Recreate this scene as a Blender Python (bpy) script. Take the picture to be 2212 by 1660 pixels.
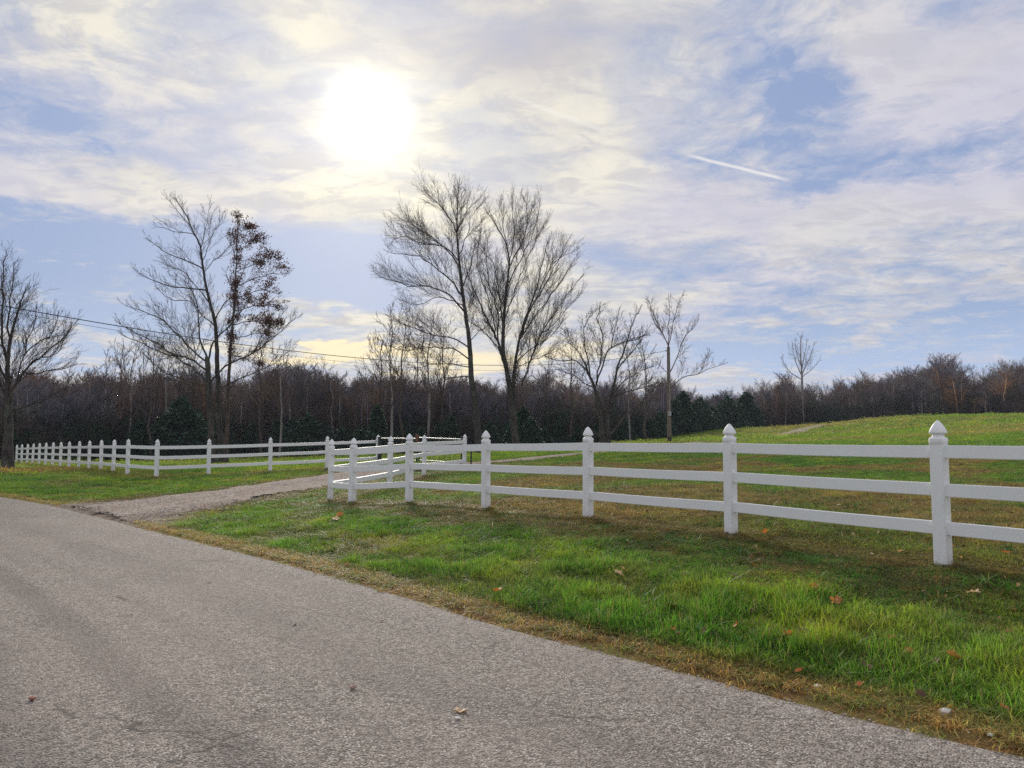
import bpy, bmesh, math, random
import numpy as np
from mathutils import Vector, Matrix

for o in list(bpy.data.objects):
    bpy.data.objects.remove(o)
SC = bpy.context.scene
COL = SC.collection
random.seed(7)
RNG = np.random.default_rng(7)

# ------------------------------------------------------------------ camera
# 2212 x 1660 is the reading size of the photograph; F is its focal length in those pixels
F, CX, CY, EYE, HOR = 1610.0, 1106.0, 830.0, 1.5, 945.0
PITCH = math.atan((HOR - CY) / F)
ROLL = math.radians(0.25)
cam_d = bpy.data.cameras.new('camera')
cam = bpy.data.objects.new('camera', cam_d)
COL.objects.link(cam)
cam_d.sensor_width = 36.0
cam_d.lens = 36.0 * F / 2212.0
cam_d.clip_start = 0.1
cam_d.clip_end = 6000
cam.matrix_world = (Matrix.Translation((0, 0, EYE)) @ Matrix.Rotation(math.pi / 2 + PITCH, 4, 'X')
                    @ Matrix.Rotation(ROLL, 4, 'Z'))
SC.camera = cam


def ray(px, py):
    """direction in the world through a point of the photograph, scaled to y = 1"""
    v = cam.matrix_world.to_3x3() @ Vector(((px - CX) / F, -(py - CY) / F, -1.0))
    return v / v.y


def at(px, py, Y):
    v = ray(px, py)
    return Vector((v.x * Y, Y, EYE + v.z * Y))


def azel(px, py):
    v = ray(px, py).normalized()
    return math.atan2(v.x, v.y), math.asin(v.z)


# ------------------------------------------------------------------ render look
vs = SC.view_settings
vs.view_transform = 'Standard'
vs.look = 'None'
vs.exposure = 0.28
vs.gamma = 1.0
vs.use_curve_mapping = False
SC.cycles.use_denoising = False
SC.cycles.max_bounces = 6
SC.cycles.transparent_max_bounces = 6


# ------------------------------------------------------------------ node helper
class NT:
    def __init__(self, tree):
        self.t = tree

    def node(self, kind, **kw):
        n = self.t.nodes.new(kind)
        for k, v in kw.items():
            setattr(n, k, v)
        return n

    def put(self, sock, v):
        if hasattr(v, 'is_output') or isinstance(v, bpy.types.NodeSocket):
            self.t.links.new(v, sock)
        elif isinstance(v, (tuple, list)) and sock.type == 'RGBA' and len(v) == 3:
            sock.default_value = (*v, 1.0)
        else:
            sock.default_value = v

    def m(self, op, a, b=None, c=None, clamp=False):
        n = self.node('ShaderNodeMath', operation=op, use_clamp=clamp)
        self.put(n.inputs[0], a)
        if b is not None: self.put(n.inputs[1], b)
        if c is not None: self.put(n.inputs[2], c)
        return n.outputs[0]

    def v(self, op, a, b=None, scale=None):
        n = self.node('ShaderNodeVectorMath', operation=op)
        self.put(n.inputs[0], a)
        if b is not None: self.put(n.inputs[1], b)
        if scale is not None: self.put(n.inputs['Scale'], scale)
        return n.outputs['Value'] if op in ('LENGTH', 'DOT_PRODUCT', 'DISTANCE') else n.outputs[0]

    def mix(self, f, a, b, mode='MIX'):
        n = self.node('ShaderNodeMix', data_type='RGBA', blend_type=mode)
        self.put(n.inputs[0], f); self.put(n.inputs[6], a); self.put(n.inputs[7], b)
        return n.outputs[2]

    def noise(self, vec, scale, detail=4, rough=0.55, dist=0.0, color=False):
        n = self.node('ShaderNodeTexNoise')
        if vec is not None: self.put(n.inputs['Vector'], vec)
        n.inputs['Scale'].default_value = scale
        n.inputs['Detail'].default_value = detail
        n.inputs['Roughness'].default_value = rough
        n.inputs['Distortion'].default_value = dist
        return n.outputs['Color'] if color else n.outputs[0]

    def ramp(self, f, lo, hi, a=0.0, b=1.0, smooth=True):
        n = self.node('ShaderNodeMapRange', interpolation_type='SMOOTHSTEP' if smooth else 'LINEAR')
        self.put(n.inputs[0], f)
        n.inputs[1].default_value = lo; n.inputs[2].default_value = hi
        n.inputs[3].default_value = a; n.inputs[4].default_value = b
        return n.outputs[0]

    def xyz(self, a):
        n = self.node('ShaderNodeSeparateXYZ'); self.put(n.inputs[0], a)
        return n.outputs

    def comb(self, x, y, z=0.0):
        n = self.node('ShaderNodeCombineXYZ')
        self.put(n.inputs[0], x); self.put(n.inputs[1], y); self.put(n.inputs[2], z)
        return n.outputs[0]

    def pos(self):
        return self.node('ShaderNodeNewGeometry').outputs['Position']


# ------------------------------------------------------------------ sky
SUN_AZ, SUN_EL = azel(795, 255)
world = bpy.data.worlds.new('World')
SC.world = world
world.use_nodes = True
wt = world.node_tree
wt.nodes.clear()
W = NT(wt)
dirv = W.v('NORMALIZE', W.node('ShaderNodeTexCoord').outputs['Generated'])
dx, dy, dz = W.xyz(dirv)
az = W.m('ARCTAN2', dx, dy)
el = W.m('ARCSINE', dz)
up = W.m('MAXIMUM', dz, 0.0)
k = W.m('DIVIDE', 1.0, W.m('ADD', up, 0.13))
plane = W.comb(W.m('MULTIPLY', dx, k), W.m('MULTIPLY', dy, k), 0.0)      # the cloud layer seen from below
warpc = W.noise(plane, 2.3, 5, 0.6, 0.3, color=True)
warp = W.v('SUBTRACT', warpc, (0.5, 0.5, 0.5))
P0 = W.comb(az, el, 0.0)
P = W.v('ADD', P0, W.v('MULTIPLY', warp, (0.26, 0.11, 0.0)))
fine = W.noise(W.v('MULTIPLY', plane, (1.0, 1.25, 1.0)), 2.3, 10, 0.60, 0.7)
big = W.noise(plane, 0.9, 5, 0.55, 0.4)
curd = W.noise(W.v('ADD', plane, W.v('MULTIPLY', warp, (0.3, 0.3, 0.0))), 9.0, 6, 0.68, 0.4)


def blob(px, py, rx, ry, s, soft=0.45, rot=0.0, src=None):
    a, e = azel(px, py)
    q = W.v('SUBTRACT', src or P, (a, e, 0.0))
    if rot:
        vr = W.node('ShaderNodeVectorRotate', rotation_type='Z_AXIS')
        W.put(vr.inputs['Vector'], q); vr.inputs['Angle'].default_value = math.radians(rot)
        q = vr.outputs[0]
    q = W.v('MULTIPLY', q, (F / rx, F / ry, 0.0))
    return W.ramp(W.v('LENGTH', q), soft, 1.35, s, 0.0)


def total(items):
    r = items[0]
    for i in items[1:]:
        r = W.m('ADD', r, i)
    return r


blue = total([
    blob(120, 578, 620, 84, 0.95, 0.7), blob(650, 560, 300, 95, 0.85, 0.6),
    blob(260, 700, 330, 26, 0.62, 0.4), blob(180, 775, 260, 26, 0.5),
    blob(10, 225, 230, 85, 0.5, 0.1, 12), blob(230, 290, 170, 50, 0.38, 0.1, 15),
    blob(1770, 230, 110, 150, 0.72, 0.1, -12), blob(1560, 330, 190, 60, 0.6, 0.1), blob(1600, 80, 280, 85, 0.35, 0.2),
    blob(1900, 345, 240, 45, 0.65, 0.1, -10), blob(2130, 310, 150, 60, 0.5, 0.1), blob(1630, 190, 190, 55, 0.5, 0.1),
    blob(1330, 590, 130, 50, 0.5, 0.2), blob(1800, 620, 320, 38, 0.45, 0.2), blob(2080, 560, 260, 40, 0.3, 0.2),
    blob(1650, 672, 240, 16, 0.45, 0.3), blob(2000, 740, 520, 62, 0.75, 0.5), blob(1500, 770, 300, 30, 0.35),
    blob(700, 735, 240, 18, 0.3), blob(1330, 500, 90, 26, 0.3, 0.2), blob(880, 20, 360, 55, 0.18, 0.2), blob(300, 20, 300, 40, 0.15, 0.2)])
white = total([
    blob(300, 420, 650, 60, 0.45, 0.4), blob(1750, 455, 700, 46, 0.6, 0.3, 2), blob(650, 690, 420, 24, 0.35, 0.3),
    blob(1900, 688, 300, 10, 0.35, 0.4), blob(2120, 150, 230, 150, 0.35, 0.3), blob(1250, 400, 330, 110, 0.3, 0.3),
    blob(1950, 420, 330, 16, 0.45, 0.3, 4)])
cov = W.m('ADD', 0.84, W.m('MULTIPLY', W.m('SUBTRACT', fine, 0.5), 2.1))
cov = W.m('ADD', cov, W.m('MULTIPLY', W.m('SUBTRACT', big, 0.5), 0.55))
cov = W.m('ADD', cov, W.m('MULTIPLY', W.m('SUBTRACT', curd, 0.5), W.ramp(W.m('ABSOLUTE', W.m('ADD', az, 0.1)), 0.15, 0.45, 0.3, 2.3)))
cov = W.m('ADD', W.m('SUBTRACT', cov, blue), white)
# contrail, a thin straight trail that keeps its line
ca, ce = azel(1590, 362)
cq = W.v('SUBTRACT', W.v('ADD', P0, W.v('MULTIPLY', warp, (0.006, 0.006, 0.0))), (ca, ce, 0.0))
vr = W.node('ShaderNodeVectorRotate', rotation_type='Z_AXIS')
W.put(vr.inputs['Vector'], cq); vr.inputs['Angle'].default_value = math.radians(18.5)
tx, ty, tz = W.xyz(vr.outputs[0])
trail = W.m('MULTIPLY', W.ramp(W.m('ABSOLUTE', ty), 0.5 / F, 5.0 / F, 0.75, 0.0), W.ramp(W.m('ABSOLUTE', tx), 70 / F, 125 / F, 0.9, 0.0))
trail = W.m('ADD', trail, W.m('MULTIPLY', W.ramp(W.m('ABSOLUTE', W.m('ADD', ty, 3.0 / F)), 1.0 / F, 7.0 / F, 1.0, 0.0), W.m('MULTIPLY', W.ramp(tx, -560 / F, -420 / F, 0.0, 0.35), W.ramp(tx, -330 / F, -260 / F, 1.0, 0.0))))
cov = W.m('MINIMUM', W.m('MAXIMUM', cov, 0.0), 1.0)
cov = W.m('MINIMUM', W.m('MAXIMUM', cov, 0.0), 1.0)
cov = W.m('SMOOTH_MIN', cov, 1.0, 0.15)

sky = W.node('ShaderNodeTexSky', sky_type='NISHITA')
sky.sun_disc = False
sky.sun_elevation = SUN_EL
sky.sun_rotation = SUN_AZ
sky.air_density = 1.0; sky.dust_density = 0.6; sky.ozone_density = 2.0
clear = W.mix(0.85, sky.outputs[0], (2.45, 3.15, 4.95))                    # open sky, in background units (x 0.1)
low = W.ramp(el, 0.03, 0.19, 1.0, 0.0)
clear = W.mix(low, clear, (4.1, 5.15, 7.1))
sv = (math.sin(SUN_AZ) * math.cos(SUN_EL), math.cos(SUN_AZ) * math.cos(SUN_EL), math.sin(SUN_EL))
ang = W.m('ARCCOSINE', W.m('MINIMUM', W.v('DOT_PRODUCT', dirv, sv), 0.99999))
warm = W.ramp(ang, 0.10, 0.75, 1.0, 0.0)
cloud = W.mix(warm, (5.8, 5.7, 5.85), (8.0, 7.5, 6.15))
cloud = W.mix(W.ramp(W.noise(W.v('MULTIPLY', plane, (1.0, 1.6, 1.0)), 6.5, 8, 0.6, 0.6), 0.42, 0.62, 0.0, 0.55), cloud, (4.2, 4.2, 4.7))
cloud = W.mix(W.ramp(fine, 0.36, 0.60, 0.4, 0.0), cloud, (4.3, 4.4, 5.1))
cloud = W.mix(W.ramp(big, 0.38, 0.55, 0.6, 0.0), cloud, (5.2, 5.1, 6.2))
dusk = W.m('ADD', blob(1080, 70, 420, 100, 0.75, 0.1), blob(1150, 190, 220, 110, 0.4, 0.0), clamp=True)
cloud = W.mix(dusk, cloud, (4.6, 4.4, 4.75))
peach = W.m('ADD', blob(720, 772, 260, 16, 0.9, 0.3), blob(1080, 770, 330, 26, 0.75, 0.2), clamp=True)
col = W.mix(cov, clear, cloud)
col = W.mix(W.m('MINIMUM', trail, 1.0), col, (7.9, 7.6, 7.2))
col = W.mix(peach, col, (9.2, 7.9, 5.2))
# the sun shining through thin cloud
ang2 = W.m('ADD', ang, W.m('MULTIPLY', W.m('SUBTRACT', W.noise(plane, 4.0, 6, 0.65), 0.5), 0.075))
g1 = W.m('MULTIPLY', W.m('POWER', 2.718, W.m('MULTIPLY', W.m('POWER', W.m('DIVIDE', W.m('MAXIMUM', ang2, 0.0), 0.0235), 1.3), -1.0)), 30.0)
g2 = W.m('MULTIPLY', W.m('POWER', 2.718, W.m('MULTIPLY', ang2, -11.0)), 3.7)
glow = W.m('ADD', g1, g2)
col = W.v('ADD', col, W.v('SCALE', (1.0, 0.93, 0.70), scale=glow))
bg = W.node('ShaderNodeBackground')
W.put(bg.inputs[0], col)
bg.inputs[1].default_value = 0.1
wo = W.node('ShaderNodeOutputWorld')
wt.links.new(bg.outputs[0], wo.inputs[0])
world.cycles.sampling_method = 'MANUAL'
world.cycles.sample_map_resolution = 512

sun_d = bpy.data.lights.new('sun', 'SUN')
sun_d.energy = 2.8
sun_d.angle = math.radians(10)
sun_d.color = (1.0, 0.93, 0.80)
sun = bpy.data.objects.new('sun', sun_d)
COL.objects.link(sun)
sun.rotation_euler = Vector(sv).to_track_quat('Z', 'Y').to_euler()


# ------------------------------------------------------------------ helpers: noise, distances
def vnoise(x, y, seed=0):
    xi = np.floor(x).astype(np.int64); yi = np.floor(y).astype(np.int64)
    fx = x - xi; fy = y - yi
    fx = fx * fx * (3 - 2 * fx); fy = fy * fy * (3 - 2 * fy)

    def h(a, b):
        n = (a * 374761393 + b * 668265263 + seed * 974711) & 0x7fffffff
        n = ((n ^ (n >> 13)) * 1274126177) & 0x7fffffff
        return ((n ^ (n >> 16)) & 0xffff) / 65535.0
    return (h(xi, yi) * (1 - fx) + h(xi + 1, yi) * fx) * (1 - fy) + (h(xi, yi + 1) * (1 - fx) + h(xi + 1, yi + 1) * fx) * fy


def fbm(x, y, f=1.0, octv=4, seed=0):
    s = 0.0; a = 0.5; t = 0.0
    for i in range(octv):
        s = s + a * vnoise(x * f + 17.3 * i + 500, y * f - 9.1 * i + 500, seed + i); t += a
        a *= 0.55; f *= 2.03
    return s / t


def sstep(a, b, x):
    t = np.clip((x - a) / (b - a), 0, 1)
    return t * t * (3 - 2 * t)


def seg_dist(x, y, poly):
    """distance to a polyline, its side (+ = right of travel), distance along it"""
    best = np.full(x.shape, 1e9); side = np.zeros(x.shape); along = np.zeros(x.shape); acc = 0.0
    for (ax, ay), (bx, by) in zip(poly[:-1], poly[1:]):
        ux, uy = bx - ax, by - ay
        L = math.hypot(ux, uy)
        t = np.clip(((x - ax) * ux + (y - ay) * uy) / (L * L), 0, 1)
        qx, qy = ax + t * ux - x, ay + t * uy - y
        d = np.hypot(qx, qy)
        s = ux * (y - ay) - uy * (x - ax)
        m = d < best
        best = np.where(m, d, best); side = np.where(m, np.where(s < 0, 1.0, -1.0), side)
        along = np.where(m, acc + t * L, along)
        acc += L
    return best, side, along


def resample(poly, step, fixed=0):
    out = []
    pts = [Vector(p) for p in poly]
    n = len(pts)
    for i in range(n - 1):
        p0 = pts[max(i - 1, 0)]; p1 = pts[i]; p2 = pts[i + 1]; p3 = pts[min(i + 2, n - 1)]
        m = fixed or max(2, int((p2 - p1).length / step))
        for j in range(m):
            t = j / m
            out.append(0.5 * ((2 * p1) + (p2 - p0) * t + (2 * p0 - 5 * p1 + 4 * p2 - p3) * t * t + (3 * p1 - p0 - 3 * p2 + p3) * t ** 3))
    out.append(pts[-1])
    return out


# ------------------------------------------------------------------ plan of the place (metres; camera stands at 0,0 on the road)
ROAD_EDGE = [(30, -22), (14, -7), (6.2, 0.1), (2.53, 3.69), (1.77, 4.41), (1.13, 5.06), (0.0, 6.14), (-0.84, 7.12), (-2.01, 8.39),
             (-3.07, 9.5), (-4.5, 10.9), (-6.1, 12.5), (-8.3, 14.7), (-10.6, 16.9), (-14.0, 19.6), (-20, 24), (-30, 30), (-48, 39), (-90, 58), (-160, 85)]
EDGE = [(p.x, p.y) for p in resample([(a, b, 0) for a, b in ROAD_EDGE], 1.0, 3)]
ROAD_W = 6.2


def post_at(px, Y):
    return at(px, 1000, Y).xy


def chain(first_px, first_Y, pxs, step=2.44, away=True):
    """posts that stand on the sight lines of the photograph, one bay apart"""
    pts = [Vector(post_at(first_px, first_Y))]
    for px in pxs:
        r = ray(px, 1000)
        best = None
        prev = pts[-1]
        for Y in np.arange(prev.y - 3, prev.y + 3.2, 0.02):
            q = Vector((r.x * Y, Y))
            e = abs((q - prev).length - step) + (0.0 if q.y > prev.y else 5.0)
            if best is None or e < best[0]: best = (e, q)
        pts.append(best[1])
    return pts


FR = chain(2030, 6.93, [1577, 1270, 1050, 885])              # right fence, near to far
FR += [Vector(post_at(762, 15.25)), Vector(post_at(715, 16.3)), Vector(post_at(842, 19.4)), Vector(post_at(886, 22.1)),
       Vector(post_at(916, 24.7)), Vector(post_at(1003, 27.6))]
d0 = (FR[0] - FR[1]).normalized()
FR = [FR[0] + d0 * 2.44 * 2, FR[0] + d0 * 2.44] + FR
FR_Z = [0.40, 0.38, 0.36, 0.36, 0.34, 0.30, 0.25, 0.16, 0.13, 0.20, 0.23, 0.25, 0.29]
FL = [Vector(post_at(815, 31.9)), Vector(post_at(706, 30.0)), Vector(post_at(584, 28.5)), Vector(post_at(451, 27.3)), Vector(post_at(339, 26.0))]
FL += chain(339, 26.0, [276, 245, 218, 192, 170, 149, 130, 113, 98, 84, 70, 58, 46, 35])[1:]
FL_Z = [0.27, 0.20, 0.14, 0.08, 0.06, 0.06, 0.03, 0.0, -0.04, -0.08, -0.12, -0.16, -0.2, -0.24, -0.28, -0.33, -0.38, -0.43, -0.48]

DRIVE = [(-8.3, 13.6), (-7.6, 16.2), (-6.9, 19.0), (-6.3, 22.0), (-5.4, 25.5), (-3.9, 29.6), (-2.0, 33.0), (-0.2, 36.0), (3.6, 43.0), (9.5, 52.0),
         (21, 70), (31.7, 85), (47, 103), (60, 118), (80, 138)]
DRIVE_Z = [0.0, 0.02, 0.04, 0.08, 0.15, 0.28, 0.3, 0.33, 0.52, 0.8, 1.33, 2.03, 3.1, 3.8, 4.6]
DR = [(p.x, p.y) for p in resample([(a, b, 0) for a, b in DRIVE], 1.0, 3)]

ctrl = []
for i, (a, b) in enumerate(ROAD_EDGE):
    nx, ny = (0.69, 0.72)
    z = 0.0 if i < 16 else -0.05 - 0.012 * math.hypot(a + 20, b - 24)
    ctrl.append((a, b, z)); ctrl.append((a - 3 * nx, b - 3 * ny, z + 0.03)); ctrl.append((a - 6.3 * nx, b - 6.3 * ny, z - 0.03))
ctrl += [(p.x, p.y, z) for p, z in zip(FR, FR_Z)]
ctrl += [(p.x, p.y, z) for p, z in zip(FL, FL_Z)]
ctrl += [(a, b, z) for (a, b), z in zip(DRIVE[1:], DRIVE_Z[1:])]
ctrl += [(-8.9, 23, 0.03), (-13, 22.2, 0.02), (-18, 27, 0.05), (-22, 29.5, 0.0),
         (8.5, 12, 0.62), (14, 20, 1.0), (22, 30, 1.45), (35, 50, 2.3), (52, 76, 3.5), (70, 100, 4.4), (48, 100, 3.9), (30, 100, 2.6), (12, 20, 0.85),
         (5, 20, 0.5), (3, 28, 0.55), (8, 35, 0.85), (15, 45, 1.2), (20, 9, 0.8), (60, 50, 3.6), (40, 20, 2.0), (90, 90, 5.0),
         (14, 75, 1.05), (8, 68, 0.75), (22, 100, 1.75), (35, 125, 2.9), (60, 150, 5.0), (95, 140, 5.5), (0, 55, 0.35), (-4, 65, 0.0), (-15, 60, -0.35),
         (-12, 45, -0.15), (-22, 50, -0.45), (-30, 60, -0.7), (-20, 78, -0.7), (-50, 80, -1.2), (-34, 40, -0.5), (-45, 52, -1.0), (-26, 34, -0.15),
         (0, 90, 0.0), (-60, 120, -0.5), (0, 130, 0.5), (100, 200, 7.5), (0, 200, 3.0), (-100, 160, 1.0), (160, 100, 8.0),
         (-40, -10, 0.0), (-80, 20, -0.6), (0, -40, 0.2), (60, -30, 1.0)]
C = np.array(ctrl, float)


def _tps(d2):
    return 0.5 * d2 * np.log(d2 + 1e-9)


_n = len(C)
_K = _tps((C[:, None, 0] - C[None, :, 0]) ** 2 + (C[:, None, 1] - C[None, :, 1]) ** 2) + np.eye(_n) * 1.0
_Pm = np.hstack([np.ones((_n, 1)), C[:, :2]])
_A = np.vstack([np.hstack([_K, _Pm]), np.hstack([_Pm.T, np.zeros((3, 3))])])
_w = np.linalg.solve(_A, np.concatenate([C[:, 2], np.zeros(3)]))


def base_z(x, y):
    x = np.asarray(x, float); y = np.asarray(y, float)
    r = np.hypot(x, y)
    s = np.where(r > 190, 190 / np.maximum(r, 1), 1.0)
    x = x * s; y = y * s
    z = _w[-3] + _w[-2] * x + _w[-1] * y
    for i in range(_n):
        z = z + _w[i] * _tps((x - C[i, 0]) ** 2 + (y - C[i, 1]) ** 2)
    return z


def road_e(x, y):
    d, s, _ = seg_dist(x, y, EDGE)
    return d * s                                   # positive on the grass side, negative over the road


def drive_d(x, y):
    d, s, al = seg_dist(x, y, DR)
    half = 1.25 + 0.65 * sstep(6.0, 1.0, al) + 0.35 * (fbm(x, y, 0.8, 3, 5) - 0.5)
    half = half - 0.25 * sstep(45, 100, al)
    return d - half, al


def ground_z(x, y):
    x = np.atleast_1d(np.asarray(x, float)); y = np.atleast_1d(np.asarray(y, float))
    z = base_z(x, y)
    e = road_e(x, y)
    near = sstep(60, 20, np.hypot(x, y))
    z = z + 0.05 * (fbm(x, y, 0.9, 3, 11) - 0.5) * sstep(0.0, 1.5, e) * near
    z = z + 0.03 * (fbm(x, y, 3.0, 3, 12) - 0.5) * sstep(0.1, 0.6, e) * near
    inroad = sstep(0.0, -0.35, e) * (e > -ROAD_W - 0.4)
    return z - 0.07 * inroad


def gz(x, y):
    return float(ground_z(x, y)[0])


# ------------------------------------------------------------------ what grows where (colour of the turf itself)
FENCE_R = [(p.x, p.y) for p in FR]
FENCE_L = [(p.x, p.y) for p in FL]


def turf(x, y):
    e = road_e(x, y)
    df, sf, _ = seg_dist(x, y, FENCE_R)
    dl, sl, _ = seg_dist(x, y, FENCE_L)
    dd, al = drive_d(x, y)
    r = np.hypot(x, y)
    n1 = fbm(x, y, 0.55, 4, 21); n2 = fbm(x, y, 1.7, 4, 31); n3 = fbm(x, y, 0.13, 4, 41); n4 = fbm(x, y, 5.0, 3, 51)
    green = np.array([0.085, 0.20, 0.020]); bright = np.array([0.135, 0.24, 0.030]); deep = np.array([0.035, 0.115, 0.018])
    brown = np.array([0.20, 0.125, 0.06]); tan = np.array([0.33, 0.25, 0.10]); rust = np.array([0.20, 0.095, 0.040])

    def mix(a, b, t):
        return a * (1 - t[:, None]) + b * t[:, None]
    c = mix(np.tile(green, (len(x), 1)), bright, sstep(0.35, 0.62, n1) * 0.75)
    c = mix(c, deep, sstep(0.52, 0.72, n2) * 0.55)
    h = 0.075 + 0.05 * n2
    beyond = (sf > 0) & (y < 60) & (x > -4.5)              # inside the paddock
    # strip along the right fence: trampled, matted
    k = sstep(2.1, 0.5, df + 1.6 * (n2 - 0.5)) * (~beyond)
    c = mix(c, deep * 1.7, k * 0.6); c = mix(c, brown, k * sstep(0.47, 0.60, 0.5 * n4 + 0.5 * n2) * 0.55)
    h = h * (1 - 0.6 * k)
    k = sstep(0.4, 0.1, df) * (e > 0.8)
    c = mix(c, brown * 1.1, k * 0.55); h = h * (1 - 0.5 * k)
    # paddock: patches of dead grass
    k = beyond * sstep(0.53, 0.66, 0.5 * n1 + 0.5 * fbm(x * 0.6 + y * 0.6, y - x, 0.22, 3, 61) + 0.10 * sstep(30, 8, r)) * sstep(48, 25, r)
    c = mix(c, brown * 1.2, k * (0.55 + 0.4 * sstep(0.4, 0.6, n4))); h = np.where(beyond, h * 0.62, h)
    k = beyond * sstep(0.5, 0.7, n3)
    c = mix(c, tan * 0.75, k * 0.35)
    # verge by the road, dry thatch
    wv = 0.13 + 0.28 * (n1 - 0.35)
    k = sstep(wv + 0.22, wv * 0.6, e) * (e > -0.6)
    c = mix(c, mix(np.tile(tan, (len(x), 1)), rust, sstep(0.45, 0.6, n2)), k * 0.92)
    h = h * (1 - 0.75 * k)
    # lush roadside grass at the right
    k = sstep(0.35, 0.8, e) * sstep(1.2, 1.8, df) * sstep(10, 5, r) * (~beyond)
    h = h + 0.04 * k - 0.02 * sstep(6, 10, r)
    h = np.maximum(h, 0.02)
    k = (~beyond) * sstep(0.5, 0.66, fbm(x, y, 1.1, 4, 131)) * sstep(4, 9, r)
    c = mix(c, brown * 1.1, k * 0.4); h = h * (1 - 0.35 * k)
    # edges of the drive
    k = sstep(0.9, 0.0, dd + 0.7 * (n2 - 0.5)) * sstep(50, 30, al)
    c = mix(c, mix(np.tile(rust * 0.8, (len(x), 1)), np.array([0.10, 0.075, 0.05]), sstep(0.45, 0.55, n2)), k * 0.8); h = h * (1 - 0.6 * k)
    k = sstep(1.6, 0.3, e) * sstep(1.3, 0.3, dd) * sstep(6, 2, al) * (e > -1)
    c = mix(c, np.array([0.33, 0.265, 0.21]), k * 0.9); h = h * (1 - 0.7 * k)
    # bank at the far left
    k = sstep(0.42, 0.60, fbm(x, y, 0.6, 3, 71) * 0.4 + 0.5 * sstep(5.5, 1.5, np.hypot((x + 21.5) * 0.7, (y - 30.5) * 1.0)) )
    c = mix(c, np.array([0.24, 0.14, 0.07]), k * 0.9); h = h + 0.06 * k
    k = sstep(1.6, 0.5, dl) * (1.0 - 0.5 * sstep(-20, -10, x)) * (y > 24)
    c = mix(c, brown, k * 0.6)
    # far meadow
    far = sstep(28, 55, r)
    n3 = n3 * 0.5 + 0.5 * fbm(x * 0.5, y, 0.16, 4, 44)
    c = mix(c, mix(np.tile(np.array([0.15, 0.255, 0.026]), (len(x), 1)), np.array([0.27, 0.235, 0.085]), sstep(0.4, 0.65, n3)), far * 0.8)
    # leaf litter under the wood
    k = wood_floor(x, y)
    c = mix(c, np.array([0.085, 0.058, 0.038]), k)
    h = h * (1 - 0.4 * k)
    return c, h, e, dd


FRONT = [(-0.80, 62), (-0.62, 68), (-0.45, 80), (-0.3, 82), (-0.15, 78), (-0.02, 75), (0.08, 78), (0.16, 92), (0.24, 112), (0.31, 122), (0.38, 128), (0.5, 128), (0.62, 122), (0.85, 110)]


def front_r(a):
    return np.interp(a, [p[0] for p in FRONT], [p[1] for p in FRONT])


def wood_floor(x, y):
    a = np.arctan2(x, y); r = np.hypot(x, y)
    return sstep(-3, 2, r - front_r(a) + 5 * (fbm(x, y, 0.15, 2, 81) - 0.5)) * (y > 20)


# ------------------------------------------------------------------ mesh helpers
def new_mesh_obj(name, verts, faces, mat=None, parent=None, smooth=True):
    me = bpy.data.meshes.new(name)
    me.from_pydata([tuple(v) for v in verts] if not isinstance(verts, np.ndarray) else verts.tolist(), [], faces if not isinstance(faces, np.ndarray) else faces.tolist())
    if smooth:
        me.shade_smooth()
    o = bpy.data.objects.new(name, me)
    COL.objects.link(o)
    if mat: me.materials.append(mat)
    if parent: o.parent = parent
    return o


def tag(o, label=None, cat=None, group=None, kind=None):
    if label: o['label'] = label
    if cat: o['category'] = cat
    if group: o['group'] = group
    if kind: o['kind'] = kind
    return o


def empty(name, loc, rz=0.0):
    o = bpy.data.objects.new(name, None)
    COL.objects.link(o)
    o.location = loc; o.rotation_euler = (0, 0, rz)
    o.empty_display_size = 0.3
    return o


def rebase(o):
    """keep a part's world shape when its parent stands away from the origin"""
    p = o.parent
    o.matrix_parent_inverse = (Matrix.Translation(p.location) @ p.rotation_euler.to_matrix().to_4x4()).inverted()


def mat_new(name):
    m = bpy.data.materials.new(name)
    m.use_nodes = True
    m.node_tree.nodes.clear()
    return m, NT(m.node_tree)


def finish(T, shader, disp=None):
    out = T.node('ShaderNodeOutputMaterial')
    T.t.links.new(shader, out.inputs[0])


def principled(T, color, rough=0.8, spec=0.3, normal=None, **kw):
    b = T.node('ShaderNodeBsdfPrincipled')
    T.put(b.inputs['Base Color'], color); T.put(b.inputs['Roughness'], rough)
    b.inputs['Specular IOR Level'].default_value = spec
    if normal is not None: T.put(b.inputs['Normal'], normal)
    return b.outputs[0]


def bump(T, h, strength, dist=0.01):
    n = T.node('ShaderNodeBump')
    n.inputs['Strength'].default_value = strength; n.inputs['Distance'].default_value = dist
    T.put(n.inputs['Height'], h)
    return n.outputs[0]


# ------------------------------------------------------------------ materials
def make_ground_mat():
    m, T = mat_new('turf_soil')
    a = T.node('ShaderNodeAttribute', attribute_name='tint')
    p = T.pos()
    n = T.noise(p, 9.0, 6, 0.7)
    n2 = T.noise(p, 60.0, 3, 0.7)
    c = T.mix(T.ramp(n, 0.35, 0.65, 0.4, 0.0), a.outputs['Color'], (0.06, 0.05, 0.028))
    c = T.mix(T.ramp(n2, 0.5, 0.72, 0.0, 0.5), c, T.v('SCALE', a.outputs['Color'], scale=1.9))
    c = T.mix(T.ramp(T.noise(p, 1.3, 4, 0.6), 0.3, 0.7, 0.3, 0.0), c, T.v('SCALE', a.outputs['Color'], scale=0.7))
    h = T.m('ADD', T.m('MULTIPLY', n, 1.0), T.m('MULTIPLY', n2, 0.4))
    finish(T, principled(T, c, 0.95, 0.1, bump(T, h, 0.9, 0.06)))
    return m


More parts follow.
